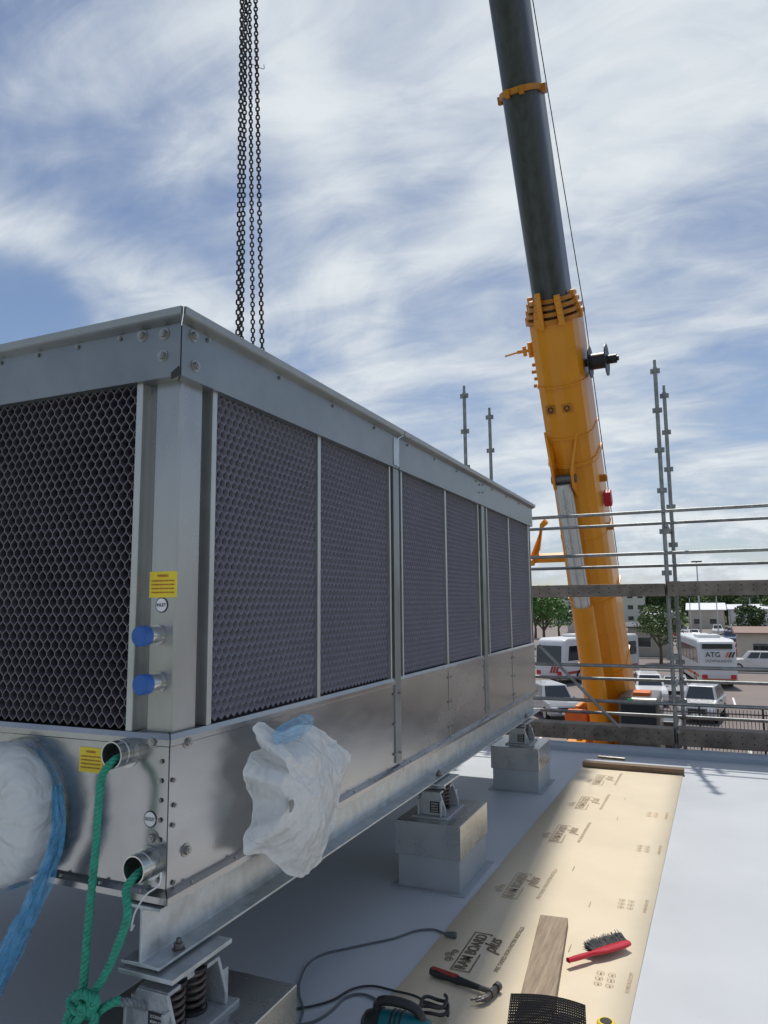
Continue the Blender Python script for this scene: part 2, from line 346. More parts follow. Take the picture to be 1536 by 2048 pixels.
def sheet(name,m,prof,axis,a,b,par=U,solid=.003,mitre=None):
    mb=MB(); vs=[]
    for q_,t in enumerate((a,b)):
        for o_,z in prof:
            tt=t
            if mitre is not None and q_==0: tt=(yf-o_+mitre) if axis=='x' else (xf+o_-mitre)
            vs.append((xf+o_,tt,z) if axis=='x' else (tt,yf-o_,z))
    k=len(prof); mb.add(vs,[(i,i+1,k+i+1,k+i) for i in range(k-1)]); return mb.build(name,m,par,solid=solid)
bp=[(-.06,zm+.004),(.0,zm+.004),(.006,zm-.012),(.006,zm-.03),(0,zm-.034),(0,zb+.035),(.012,zb+.03),(.03,zb+.022),(.03,zb+.004),(-.04,zb+.004)]
for i,(a,b) in enumerate(((yf,3.785),(3.79,4.69),(4.694,5.595),(5.60,6.47),(6.474,yb))): sheet('basin_panel','stainless_side',bp,'x',a,b,mitre=.0022 if i==0 else None)
sheet('basin_panel','stainless',bp,'y',xf,xl,mitre=.0022)
for yy in (4.675,6.455): bx('panel_seam','stainless_side',xf+.0018,xf+.006,yy,yy+.035,zb+.04,zm-.04,.001)
bx('basin_floor','dark_gap',xl+.05,xf-.03,yf+.03,yb-.03,zb-.002,zb+.03)
bx('basin_panel','stainless',xl,xf-.002,yb-.006,yb,zb,zp+.1)
bx('corner_seam','dark_gap',xf-.01,xf-.003,yf+.003,yf+.01,zb+.03,zm-.035,0)
fp=[(-.05,zp),(.02,zp),(.02,zt-.035),(.05,zt-.022),(.056,zt+.004)]
sheet('fascia','fascia_steel',fp,'x',yf,3.80,mitre=.0028); sheet('fascia','fascia_steel',fp,'x',3.812,yb+.02)
sheet('fascia','fascia_steel',fp,'y',xf,xl-.02,mitre=.0028)
lip=[(.045,zt-.024),(.056,zt-.018),(.059,zt+.005),(.046,zt+.005)]
sheet('fascia_lip','lip_steel',lip,'x',yf,3.80,mitre=.010); sheet('fascia_lip','lip_steel',lip,'x',3.812,yb+.02)
sheet('fascia_lip','lip_steel',lip,'y',xf,xl-.02,mitre=.010)
bx('fascia_joint','galvanised',xf+.021,xf+.026,3.72,3.80,zp+.01,zt-.045)
bx('fascia_joint','ink',xf+.002,xf+.012,yf-.012,yf-.002,zp,zt-.04,0)
bx('roof_deck','galvanised',xl,xf,yf,yb,zp+.1,zp+.12)
mb=MB(); mb.prism([(xf-.015,yf-.024,zp+.01),(xf+.017,yf-.024,zp+.03),(xf+.017,yf-.024,zp-.005),(xf-.015,yf-.024,zp-.012)],(0,-.003,0)); mb.build('rubber_patch','ink',U)
def boltmesh(d,r=.0135,h=.012,wash=True):
    mb=MB(); d=V(d)
    if wash: mb.cyl((0,0,0),d*.003,r*1.6,n=18)
    mb.cyl(d*.003,d*(.003+h),r,n=6); mb.cyl(d*(.003+h),d*(.006+h),r*.5,n=10); return mb.mesh('bolt',smooth=False)
BX=boltmesh((1,0,0));BY=boltmesh((0,-1,0)); RX=boltmesh((1,0,0),.008,.005,False); RY=boltmesh((0,-1,0),.008,.005,False)
uinv=U.matrix_basis.inverted()
def put(me,p,name):
    o=bpy.data.objects.new(name,me); COL.objects.link(o); o.parent=U; o.location=uinv@V(p)
for px,py in ((387,672),(390,732)): put(BX,on(px,py,x=xf+.021),'bolt')
for px,py in ((329,668),(326,712),(285,672)): put(BY,on(px,py,y=yf-.021),'bolt')
for px,py in ((308,1483),(306,1675),(306,1707)): put(BY,on(px,py,y=yf-.001),'bolt')
for px,py in ((374,1483),(371,1700)): put(BX,on(px,py,x=xf+.001),'bolt')
for px,py in ((338,1560),(340,1610),(337,1650),(338,1765)): put(RX,on(px+8,py,x=xf+.001),'rivet')
for k in range(7): put(RY,(xf-.03,yf-.001,zb+.06+k*.06),'rivet')
for k in range(11): put(RX,(xf+.021,yf+.12+k*.48,zt-.05),'rivet')
for k in range(4): put(RY,(xf-.25-k*.2,yf-.021,zt-.05),'rivet')
for yy in (3.73,4.66,4.72,5.53,6.44,6.50):
    for k in range(3): put(RX,(xf+.001,yy,zb+.1+k*.16),'rivet')
for k in range(22): put(RX,(xf+.014,yf+.1+k*.24,zb+.026),'rivet')
for k in range(4): put(RY,(xf-.08-k*.17,yf-.014,zb+.026),'rivet')
for yy in (3.79,5.60):
    for zz in (zb+.1,zb+.42,zp+.06): put(RX,(xf+.012,yy,zz),'rivet')
for px in (965,958): 
    for py in (970,985): put(RX,on(px,py,x=xf+.021),'rivet')
for px in (445,508,625): put(RX,on(px,int(655+ (px-425)*.56),x=xf+.021),'rivet')
for i,(px,py) in enumerate(((318,1270),(320,1364))):
    p=on(px,py,y=1.928)
    mb=MB(); mb.lathe(p,(0,-1,0),[(0,.034),(.012,.034),(.012,.029),(.05,.029),(.05,.031),(.085,.031)],24); mb.build('inlet_stub','zinc_bright',U,smooth=True)
    mb=MB(); mb.lathe(p+V((0,-.062,0)),(0,-1,0),[(0,.033),(.03,.033),(.034,.029)],24); mb.build('pipe_cap','blue_cap',U,smooth=True)
def openpipe(px,py):
    p=on(px,py,y=yf); mb=MB()
    mb.lathe(p,(0,-1,0),[(-.03,.052),(.005,.052),(.005,.043),(.038,.043),(.040,.040),(.046,.040),(.048,.043),(.074,.043),(.074,.0385),(.04,.0385),(-.03,.038)],32,cap=False)
    mb.build('drain_pipe','zinc_bright',U,smooth=True)
    mb=MB(); mb.cyl(p+V((0,-.01,0)),p+V((0,0.0,0)),.0385,n=24); mb.build('pipe_bore','ink',U); return p
p_in=openpipe(256,1502); p_out=openpipe(300,1725)
def sticker(px0,py0,px1,py1,yy,lines):
    a=on(px0,(py0+py1)/2,y=yy);b=on(px1,(py0+py1)/2,y=yy);c=on((px0+px1)/2,py0,y=yy);d=on((px0+px1)/2,py1,y=yy)
    o=bx('warning_label','yellow_sticker',a.x,b.x,yy-.0025,yy,d.z,c.z,0)
    h=c.z-d.z; cxm=(a.x+b.x)/2
    text('WARNING',h*.15,'coach_red',U,FY((cxm,yy-.0035,c.z-h*.17)),width=(b.x-a.x)*.42,ext=.0002)
    for k in range(4): text('CAUTION BEFORE STARTING UNIT READ THE MANUAL',h*.08,'coach_red',U,FY((cxm,yy-.0035,c.z-h*(.36+.15*k))),width=(b.x-a.x)*.85,ext=.0002)
sticker(300,1143,354,1195,1.928,4); sticker(160,1495,206,1545,yf-.001,4)
def disc(px,py,r,yy,s):
    p=on(px,py,y=yy); mb=MB(); mb.cyl(p,p+V((0,-.002,0)),r,n=40); o=mb.build('round_sign','ink',U)
    mb=MB(); mb.cyl(p+V((0,-.0021,0)),p+V((0,-.0035,0)),r*.86,n=40); mb.build('sign_face','white_paint',o)
    text(s,r*.6,'ink',U,FY(p+V((0,-.0045,0))),bold=True,width=r*1.5,ext=.0002)
disc(324,1210,.0255,1.928,'INLET'); disc(301,1638,.0255,yf-.001,'OUTLET')
# ------------------------------------------------------------------ steel beam
bxm=-1.645; bz0=.60; bz1=.779
def beam(xc,label):
    E=empty('steel_beam',(xc,(1.86+7.5)/2,bz0),label,'beam')
    mb=MB(); t=.009; hw=.075
    pr=[(-hw,bz0),(hw,bz0),(hw,bz0+t),(t/2,bz0+t+.004),(t/2,bz1-t-.004),(hw,bz1-t),(hw,bz1-.001),(-hw,bz1-.001),(-hw,bz1-t),(-t/2,bz1-t-.004),(-t/2,bz0+t+.004),(-hw,bz0+t)]
    mb.prism([(xc+x,1.86,z) for x,z in pr],(0,5.66,0)); mb.build('i_section','galvanised',E,bevel=.002)
    for y in (2.0,4.5,7.0):
        mb=MB(); mb.cyl((xc+.05,y-.02,bz0+t),(xc+.05,y-.02,bz0+t+.004),.021,n=18); mb.cyl((xc+.05,y-.02,bz0+t+.004),(xc+.05,y-.02,bz0+t+.022),.015,n=6); mb.cyl((xc+.05,y-.02,bz0+t+.022),(xc+.05,y-.02,bz0+t+.035),.008,n=10)
        mb.build('bolt','steel_dark',E)
beam(bxm,'long galvanised steel I-beam running under the near side of the cooling tower')
# ------------------------------------------------------------------ piers
zc=.385
def pier(x0,x1,y0,y1,label):
    E=empty('plinth',((x0+x1)/2,(y0+y1)/2,0),label,'plinth')
    mb=MB(); e=.03; zz=.19
    mb.prism([(x0+.01,y0+.01,0),(x1-.01,y0+.01,0),(x1-.01,y1-.01,0),(x0+.01,y1-.01,0)],(0,0,zz+.02)); mb.build('upstand','pier_paint',E,bevel=.008)
    mb=MB(); mb.prism([(x0-e,y0-e,0),(x1+e,y0-e,0),(x1+e,y1+e,0),(x0-e,y1+e,0)],(0,0,.006)); mb.build('base_flashing','pier_paint',E,bevel=.005)
    mb=MB(); mb.box(x0,x1,y0,y1,zz,zc); mb.build('metal_cap','cap_metal',E,bevel=.003)
    mb=MB(); mb.box(x0-.001,x0+.03,y0-.0025,y0-.0005,zz,zc-.002); mb.build('folded_corner','cap_metal',E)
pier(-1.90,-1.37,1.74,2.34,'metal-capped plinth nearest the camera, cut by the bottom edge of the photo')
pier(-1.80,-1.385,4.25,4.83,'middle metal-capped grey plinth beside the cardboard sheet')
pier(-1.86,-1.42,6.66,7.2,'farthest metal-capped grey plinth under the far end of the tower')
# ------------------------------------------------------------------ isolators
I0=empty('spring_isolator',(0,0,0),'spring isolator on the nearest plinth with rating label and brown coil springs','spring isolator')
mb=MB(); mb.box(-.11,.12,-.17,.17,0,.012); mb.build('base_plate','cast_alu',I0,bevel=.002)
for sgn in (-1,1):
    mb=MB(); y=sgn*.125
    mb.prism([(-.085,y-.007,.012),(.10,y-.007,.012),(.10,y-.007,.05),(.065,y-.007,.15),(-.05,y-.007,.15),(-.085,y-.007,.05)],(0,.014,0))
    for xx in (-.07,.075): mb.prism([(xx-.006,y,.012),(xx+.006,y,.012),(xx+.006,y,.11),(xx-.006,y,.11)],(0,sgn*.035,0))
    mb.box(-.05,.065,min(y,y-sgn*.06),max(y,y-sgn*.06),.138,.152)
    mb.build('side_bracket','cast_alu',I0,bevel=.003)
mb=MB(); mb.box(-.085,-.07,-.118,.118,.012,.12); mb.build('back_plate','cast_alu',I0,bevel=.003)
for yy in (-.052,.052):
    mb=MB(); mb.tube([(.02+.036*math.cos(a*R(24)),yy+.036*math.sin(a*R(24)),.022+a*.0015) for a in range(0,76)],.0066,8); mb.build('coil_spring','spring',I0,smooth=True)
    for za in (.012,.138): mb=MB(); mb.cyl((.02,yy,za),(.02,yy,za+.011),.046,n=24); mb.build('spring_seat','rubber',I0,smooth=True)
mb=MB(); mb.lathe((.0,0,.14),(0,0,1),[(0,.055),(.02,.052),(.035,.035),(.042,.02),(.05,.018)],24); mb.build('load_dome','cast_alu',I0,smooth=True)
mb=MB(); mb.box(-.11,.10,-.15,.15,.190,.2045); mb.build('top_plate','galvanised',I0,bevel=.002)
mb=MB(); mb.box(-.06,.06,-.09,.10,.178,.1895); mb.build('rubber_pad','rubber',I0)
o=bx('rating_plate','ink',.0,.062,-.1365,-.1335,.03,.095,0,I0)
for k in range(4): text(['CODE','RSM-22','COLOUR','C1060'][k],.011,'white_paint',I0,FY((.031,-.1372,.084-.015*k)),width=.042,ext=.0002)
dup(I0,(-1.615,4.5,zc),0,'spring isolator on the middle plinth beside the cardboard sheet')
dup(I0,(-1.64,6.93,zc),0,'small spring isolator on the farthest plinth under the tower')
I0.location=(-1.61,2.0,zc)
# ------------------------------------------------------------------ wrapped flange on side
def wrapmesh(center,outl,outward,flat_r,nr=26,na=120,seed=1,crump=.016):
    outl=spline(outl+[outl[0]],max(1,na//len(outl)))[:-1]; na=len(outl); mb=MB(); vs=[V(center)]
    out=V(outward)
    for i in range(1,nr+1):
        t=i/nr
        for j in range(na):
            e=outl[j]; base=V(center).lerp(e,t)
            off=(V(center)-e).dot(out); k=max(0,min(1,(t-flat_r)/(1-flat_r))); k=k*k*(3-2*k)
            base=base+out*(off*t)-out*(off*k)
            ang=2*math.pi*j/na
            q=base*5+V((seed*3.1,0,0)); n1_=noise.noise(q); n2_=1-abs(noise.noise(base*8+V((seed,5,2))))*2.6; n3_=1-abs(noise.noise(base*21))*2.4
            gather=math.sin(ang*11+4*math.sin(ang*2)+5*noise.noise(base*5))*max(0,t-.35)*(.4+.8*abs(noise.noise(base*3)))
            c=crump*(1.2*n1_+ 1.0*n2_*(.3+.5*t)+.34*n3_+.25*gather)*(0.6+.4*t)
            base=base+out*c+V((0,noise.noise(base*12+V((0,9,0))),noise.noise(base*12)))*crump*.45*t
            vs.append(base)
    fs=[(0,1+j,1+(j+1)%na) for j in range(na)]
    for i in range(nr-1):
        for j in range(na): a=1+i*na;b=a+na; fs.append((a+j,b+j,b+(j+1)%na,a+(j+1)%na))
    mb.add(vs,fs); return mb
ol=[on(px,py,x=xf+dx) for px,py,dx in ((592,1448,.06),(622,1452,.07),(650,1464,.08),(676,1488,.09),(700,1508,.10),(697,1530,.09),(684,1560,.08),(672,1600,.07),(668,1640,.07),(657,1680,.08),(640,1722,.09),(622,1742,.09),(600,1756,.10),(572,1748,.08),(545,1728,.07),(520,1706,.06),(486,1708,.06),(486,1670,.05),(496,1640,.04),(500,1600,.03),(490,1572,.04),(486,1545,.05),(498,1512,.04),(514,1496,.03),(508,1475,.05),(504,1452,.05),(526,1444,.05),(555,1462,.05))]
W1=empty('plastic_wrap',on(590,1600,x=xf+.02),'crumpled white plastic wrap bundled over a flange on the long side of the tower','plastic wrap')
mb=wrapmesh(on(590,1592,x=xf+.15),ol,(1,0,0),.5,nr=44,na=224,crump=.013); mb.build('film','white_film',W1,smooth=2)
ol2=[on(px,py,x=xf+.11) for px,py in ((536,1470),(556,1450),(588,1434),(616,1430),(628,1446),(612,1466),(582,1484),(552,1490))]
mb=wrapmesh(on(584,1460,x=xf+.145),ol2,(1,0,0),.3,10,64,3,.012); mb.build('blue_strip','blue_film',W1,smooth=2)
h=on(582,1612,x=xf+.175); mb=MB(); vs=[h+V((0.0,.018*math.cos(a)*(1+.35*math.sin(3*a+1)),.028*math.sin(a)*(1+.25*math.cos(2*a)))) for a in [k*math.pi/9 for k in range(18)]]
mb.add(vs,[tuple(range(18))]); mb.build('torn_hole','scaffold',W1)
mb=MB(); p=on(590,1590,x=xf); mb.cyl(p,p+V((.07,0,0)),.11,n=32); mb.cyl(p+V((.06,0,0)),p+V((.08,0,0)),.13,n=32); mb.build('flanged_outlet','stainless',U,smooth=True)
c=on(-16,1632,y=1.80); W2=empty('plastic_wrap',c,'large round flange cover in white plastic and blue film at the left edge','plastic wrap')
mb=MB(); mb.cyl((c.x,yf,c.z),(c.x,yf-.03,c.z),.232,n=48); mb.cyl((c.x,yf-.03,c.z),(c.x,yf-.07,c.z),.18,n=48); mb.build('large_flange','zinc_bright',U,smooth=True)
mb=MB(); prof=[(.0,.245),(.02,.247),(.04,.247),(.06,.243),(.075,.238),(.088,.230),(.097,.217),(.102,.20),(.105,.17),(.108,.14),(.11,.11),(.11,.08),(.108,.05),(.108,.001)]; N=180; vs=[]
for i,(hh,rr) in enumerate(prof):
    rr*=.925
    for j in range(N):
        a=2*math.pi*j/N; pl=max(0,1-hh/.10); r2=rr*(1+.03*noise.noise(V((3*math.cos(a),3*math.sin(a),hh*9)))+.05*pl*abs(math.sin(9*a+2*math.sin(3*a)+hh*15)))
        q=V((c.x+r2*math.cos(a),1.86-hh*.95,c.z+r2*math.sin(a))); q.y+=.012*noise.noise(q*6)+.008*(1-abs(noise.noise(V((a*4.5,r2*7,2))))*2.4)
        vs.append(q)
fs=[(i*N+j,(i+1)*N+j,(i+1)*N+(j+1)%N,i*N+(j+1)%N) for i in range(len(prof)-1) for j in range(N)]
mb.add(vs,fs); mb.build('film','white_film',W2,smooth=2)
for b_i in range(3):
    mb=MB(); N=120; vs=[]
    for i in range(3):
        for j in range(N):
            a=R(-85)+R(160+8*b_i)*j/N; r2=.239+.006*noise.noise(V((a*5,b_i*3,0)))+.004*i+.003*b_i; vs.append((c.x+r2*math.cos(a),1.892-.016*b_i-.009*i+.008*noise.noise(V((a*5,b_i*2,1))),c.z+r2*math.sin(a)))
    mb.add(vs,[(i*N+j,i*N+j+1,(i+1)*N+j+1,(i+1)*N+j) for i in range(2) for j in range(N-1)]); mb.build('blue_band','blue_film',W2,smooth=2)
for b_i in range(3):
    path=spline([on(px+b_i*5-5,py,y=1.79+.012*b_i) for px,py in ((112,1570),(116,1640),(108,1700),(85,1760),(55,1830),(20,1900),(-20,1980))],12); mb=MB(); vs=[];k=13
    for i,p in enumerate(path):
        t=i/len(path); wd=.010+.030*t*(1+.2*b_i)
        for j in range(k): u=j/(k-1)-.5; vs.append(p+V((u*wd*2+.006*noise.noise(V((i*.3,j*.5,b_i*4))),.024*noise.noise(V((i*.07,j*1.3,3+b_i*5))),-u*wd*.5)))
    mb.add(vs,[(i*k+j,i*k+j+1,(i+1)*k+j+1,(i+1)*k+j) for i in range(len(path)-1) for j in range(k-1)]); mb.build('blue_tail','blue_film',W2,smooth=2)
# ------------------------------------------------------------------ green rope
def rope(mb,pts,r=.0125,pitch=.045,n=10):
    pts=spline(pts,n*2); d=0; st=[[],[],[]]; u=None
    for i,p in enumerate(pts):
        if i: d+=(p-pts[i-1]).length
        t=(pts[min(i+1,len(pts)-1)]-pts[max(i-1,0)]).normalized()
        if u is None: u,_=mb.frame(t)
        u=(u-t*u.dot(t)).normalized(); w_=t.cross(u)
        for s_ in range(3): a=d/pitch*2*math.pi+s_*2*math.pi/3; st[s_].append(p+(u*math.cos(a)+w_*math.sin(a))*r*.52)
    for s_ in st: mb.tube(s_,r*.56,7)
RP=empty('rope',on(165,2010,y=1.74),'green twisted rope threaded through two open pipes and knotted below','rope')
o1=p_in+V((0,-.074,0)); o2=p_out+V((0,-.074,0)); yy=1.775
a=[p_in+V((0,-.03,-.012)),o1+V((0,.01,-.02)),o1+V((-.012,-.02,-.055))]+[on(px,py,y=yy) for px,py in ((198,1600),(191,1700),(181,1800),(172,1900),(166,1975),(158,2010))]
b=[p_out+V((0,-.03,-.012)),o2+V((0,.01,-.02)),o2+V((-.008,-.018,-.05))]+[on(px,py,y=yy) for px,py in ((255,1830),(238,1885),(212,1945),(188,1985),(170,2012))]
mb=MB(); rope(mb,a); mb.build('hanging_strand','green_rope',RP,smooth=True)
mb=MB(); rope(mb,b); mb.build('hanging_strand','green_rope',RP,smooth=True)
mb=MB()
rope(mb,[on(px,py,y=yy+d) for px,py,d in ((170,1985,0),(190,1995,-.025),(188,2015,-.03),(160,2025,-.02),(140,2010,.01),(148,1990,.02),(175,1990,.01),(182,2008,-.02),(165,2030,-.03),(150,2048,-.02),(140,2075,0))],n=6)
rope(mb,[on(px,py,y=yy+d) for px,py,d in ((150,1995,-.02),(165,1988,-.035),(182,2000,-.03),(172,2022,-.01),(185,2032,.0),(215,2010,.0),(240,2000,.02))],n=6)
rope(mb,[on(px,py,y=yy+d) for px,py,d in ((160,2010,-.03),(178,2022,-.03),(190,2040,-.02),(170,2060,0),(150,2050,.0),(138,2025,-.01),(130,2060,0),(135,2090,0))],n=6)
mb.build('knot','green_rope',RP,smooth=True)
mb=MB(); rope(mb,[on(px,py,y=yy+d) for px,py,d in ((232,2003,.02),(262,2006,.05),(295,2015,.10))],.012,n=6); mb.build('grey_tail','grey_rope',RP,smooth=True)
mb=MB(); pth=spline([on(px,py,y=1.81) for px,py in ((322,1745),(318,1770),(292,1790),(270,1825),(262,1860),(268,1850))],8); mb.tube(pth,.0028,6); tag(mb.build('string','white_film'),'thin white string tied by the lower open pipe','string')
# ------------------------------------------------------------------ chains
def linkverts(p,d,u,L=.055,Wd=.024,r=.0075,n=12):
    w_=d.cross(u); pts=[]
    for k in range(n):
        a=2*math.pi*k/n; ca,sa=math.cos(a),math.sin(a); pts.append(p+d*((L/2-Wd/2-r)*(1 if sa>0 else -1)*(abs(sa)>.1)+sa*Wd*.5)+u*ca*Wd*.62)
    return pts
CH=[((476,660),(484,0),4.40),((483,655),(492,0),4.52),((506,692),(499,0),5.1),((524,692),(511,0),4.8)]
for i,(a,b,yy_) in enumerate(CH):
    A=on(*a,y=yy_);B=on(*b,y=yy_); d=(B-A).normalized(); bot=A+d*((2.6-A.z)/d.z); top=A+d*((10.5-A.z)/d.z)
    n_=int((top-bot).length/.040); mb=MB(); u0,w0=mb.frame(d)
    for k in range(n_):
        ang=(k%2)*math.pi/2+.5+.3*math.sin(k*.05); u=u0*math.cos(ang)+w0*math.sin(ang)
        mb.tube(linkverts(bot+d*(k*.040),d,u),.0072,5,closed=True)
    o=mb.build('lifting_chain','chain',None,smooth=True)
    tag(o,['leftmost lifting chain of the four above the tower','second lifting chain from the left, almost touching the leftmost one','third lifting chain from the left, the thin middle one','rightmost lifting chain of the four above the tower'][i],'chain','lifting chains')
    if i==3:
        q=on(518,135,y=yy_); mb=MB(); mb.tube(spline([q+V((-.1,0,.08)),q+V((-.04,0,.03)),q,q+V((.05,0,-.03)),q+V((.05,0,.01))],5),.003,5); mb.build('wire_tie','black_plastic',o)
# ------------------------------------------------------------------ cardboard sheet with print
def bxr(y): return -.37+.022*(y-3.3)
BD=empty('cardboard_sheet',(-.8,5.4,0),'long kraft cardboard floor protection sheet printed with black logos','cardboard')
mb=MB(); k=40; vs=[]
for i in range(k+1):
    y=2.3+i*(8.18-2.3)/k; xr=bxr(y)
    for j in range(7): vs.append((xr-.965*(1-j/6),y,.006+.003*noise.noise(V((j*.5,y*1.3,0)))))
mb.add(vs,[(i*7+j,i*7+j+1,(i+1)*7+j+1,(i+1)*7+j) for i in range(k) for j in range(6)]); mb.build('sheet','kraft',BD,smooth=True,solid=.003)
def BT(p,dx=0,dy=0): return fr(V((p.x+dx,p.y+dy,.0115)),(.022,1,0),(-1,0,0))
for li,(px,py) in enumerate(((952,1908),(1040,1775),(1125,1670),(1172,1608),(1203,1562))):
    p=on(px,py,z=0); ink='board_ink' if li==0 else 'board_ink_faint'
    text('RAM BOARD',.080,ink,BD,BT(p,-.018),bold=True,width=.37,ext=.0003)
    text('plus',.105,ink,BD,BT(p,.058,.09),bold=True,shear=.5,width=.17,ext=.0003)
    text('PRE TAPED FOR FASTER INSTALLS',.030,ink,BD,BT(p,.145,.10),width=.50,ext=.0003)
    mb=MB(); z=.0112
    def fl(x0,x1,y0,y1): mb.box(p.x+x0,p.x+x1,p.y+y0,p.y+y1,z,z+.0006)
    fl(-.064,-.058,-.205,.205);fl(.024,.030,-.205,-.02);fl(.024,.030,.185,.205);fl(-.058,.024,-.205,-.199);fl(-.058,.024,.199,.205)
    mb.build('logo_frame',ink,BD)
    mb=MB()
    for cx_,cy_,rr in ((-.10,-.12,.022),(-.112,-.075,.025),(-.095,-.035,.018)):
        mb.tube([(p.x+cx_+rr*(1-.05*k)*math.cos(k*.7),p.y+cy_+rr*(1-.05*k)*math.sin(k*.7),z) for k in range(15)],.0028,5)
    for v_i,q in enumerate(mb.v): mb.v[v_i]=(q[0],q[1],z+(q[2]-z)*.15)
    mb.build('logo_curls',ink,BD)
for si,(px,py) in enumerate(((1222,1962),(1262,1812),(1295,1700),(1312,1632))):
    p=on(px,py,z=0); ink='board_ink_faint' if si!=3 else 'board_ink_orange'
    text('RAMBOARD.COM',.024,ink,BD,BT(p,.08),width=.18,ext=.0003)
    for r_ in range(2):
        for c_ in range(3):
            mb=MB(); mb.tube([(p.x-.05+r_*.05+.016*math.cos(k*math.pi/8),p.y-.06+c_*.05+.016*math.sin(k*math.pi/8),.0112) for k in range(16)],.0014,4,closed=True)
            for v_i,q in enumerate(mb.v): mb.v[v_i]=(q[0],q[1],.0112+(q[2]-.0112)*.2)
            mb.box(p.x-.05+r_*.05-.002,p.x-.05+r_*.05+.006,p.y-.062+c_*.05-.008,p.y-.062+c_*.05+.007,.0110,.0116)
            mb.build('printed_symbol',ink,BD)
for (px,py) in ((1147,1740),(1080,1850),(1235,1640),(1180,1812),(1250,1600),(1140,1900)):
    p=on(px,py,z=0); mb=MB(); mb.box(p.x-.002,p.x+.002,p.y-.04,p.y+.04,.0108,.0115); mb.build('printed_tick','board_ink_faint',BD)
# ------------------------------------------------------------------ timber and tools
a=on(1108,1832,z=.045); b=on(1072,2010,z=.045); d=(b-a).normalized(); sd_=V((-d.y,d.x,0)); 
mb=MB(); m4=fr(a,d,sd_); mb.box(0,(b-a).length+.25,-.072,.072,-.034,0,m4)
tag(mb.build('timber_plank','wood',None,bevel=.004),'weathered timber plank lying on the cardboard beside the red brush','plank')
a=on(1166,1524,z=.05); b=on(1368,1540,z=.05); d=(b-a).normalized(); m4=fr(a,d,V((-d.y,d.x,0)))
mb=MB(); mb.box(0,(b-a).length,-.05,.05,-.038,.012,m4); tag(mb.build('timber_batten','wood_dark',None,bevel=.004),'brown timber batten laid across the far end of the cardboard','timber')
a=on(1196,1514,z=.085); b=on(1250,1519,z=.085); mb=MB(); mb.tube([a,b],.017,8); tag(mb.build('bar_tool','steel_dark',None,smooth=True),'short dark bar resting on the brown timber batten','bar')
a=on(862,1942,z=.03); b=on(984,1984,z=.03); d=(b-a).normalized(); s_=V((-d.y,d.x,0))
H=empty('hammer',(a+b)/2-V((0,0,.02)),'claw hammer with red and black grip lying on the cardboard','hammer')
mb=MB(); mb.tube([a,a+d*.03,a+d*.09,a+d*.145],[.017,.021,.017,.019],10); mb.build('grip','black_plastic',H,smooth=True)
mb=MB(); mb.tube([a+d*.1455,a+d*.2,b-d*.06],[.018,.014,.012],10); mb.build('grip_band','black_plastic',H,smooth=True)
mb=MB(); mb.tube([a+d*.01+V((0,0,.012)),a+d*.14+V((0,0,.012))],[.012,.012],8); mb.build('grip_stripe','hammer_red',H,smooth=True)
mb=MB(); mb.tube([b-d*.062,b],[.011,.012],10); mb.build('shaft','steel_dark',H,smooth=True)
mb=MB(); mb.tube([b+s_*.062,b+s_*.038],.019,12); mb.tube([b+s_*.039,b+s_*.018,b-s_*.02],[.012,.015,.017],12)
for e in (-.009,.009): mb.tube(spline([b-s_*.018,b-s_*.05+d*e*.4,b-s_*.080+d*e-d*.014,b-s_*.105+d*e*1.4-d*.035],4),[.012]*5+[.010]*4+[.005]*4,8)
mb.build('head','steel_dark',H,smooth=True)
a=on(1136,1922,z=.04); b=on(1258,1886,z=.04); d=(b-a).normalized(); s_=V((-d.y,d.x,0))
B_=empty('hand_brush',(a+b)/2-V((0,0,.03)),'red plastic hand brush with grey bristles lying on the cardboard','brush')
L=(b-a).length; mb=MB(); pr=[(0,.011),(.08,.014),(.25,.015),(.38,.011),(.45,.018),(.6,.026),(.9,.026),(1,.016)]
vs=[]
for t,wv in pr:
    for sx,sz in ((-1,-.4),(-1,.5),(-.5,1),(.5,1),(1,.5),(1,-.4)): vs.append(a+d*(t*L)+s_*(sx*wv)+V((0,0,sz*.012)))
k=6; mb.add(vs,[(i*k+j,i*k+(j+1)%k,(i+1)*k+(j+1)%k,(i+1)*k+j) for i in range(len(pr)-1) for j in range(k)]+[tuple(range(6)),tuple(range(len(vs)-6,len(vs)))]); mb.build('handle','red_plastic',B_,smooth=True,bevel=.002)
mb=MB()
for i in range(1800):
    t=random.uniform(.42,1.0); v_=random.uniform(-.02,.02); p=a+d*(t*L)+s_*(.016+v_*.3)+V((0,0,random.uniform(-.008,.012)))
    q=p+s_*random.uniform(.038,.056)+d*random.gauss(0,.010)+V((0,0,random.gauss(.006,.010))); u,w_=mb.frame(q-p); mb.add([p-u*.0013,p+u*.0013,q+u*.0016,q-u*.0016],[(0,1,2,3)])
mb.build('bristles','bristle',B_)
zf=.008
CB=empty('power_cable',on(700,1960,z=0),'grey power cable curving over the roof to a round plug','cable')
mb=MB(); mb.tube(spline([on(px,py,z=zf) for px,py in ((892,1868),(866,1859),(830,1862),(790,1876),(745,1886),(690,1898),(648,1908),(618,1926),(602,1955),(598,1985),(606,2020),(600,2060),(640,2090))],10),.0055,8); mb.build('flex','grey_cable',CB,smooth=True)
mb=MB(); q=on(905,1870,z=.02); mb.lathe(q,(on(890,1868,z=.02)-q),[(-.02,.016),(-.006,.018),(.0,.016),(.03,.013),(.045,.006)],14); mb.build('plug','grey_cable',CB,smooth=True)
C2=tag(MB().tube(spline([on(px,py,z=zf) for px,py in ((590,2052),(630,2042),(662,2022),(690,1996),(720,1988),(750,1998),(762,2020))],10),.0055,8).build('tool_lead','grey_cable',None,smooth=True),'thin lead looping from the frame bottom to the teal power tool','cable')
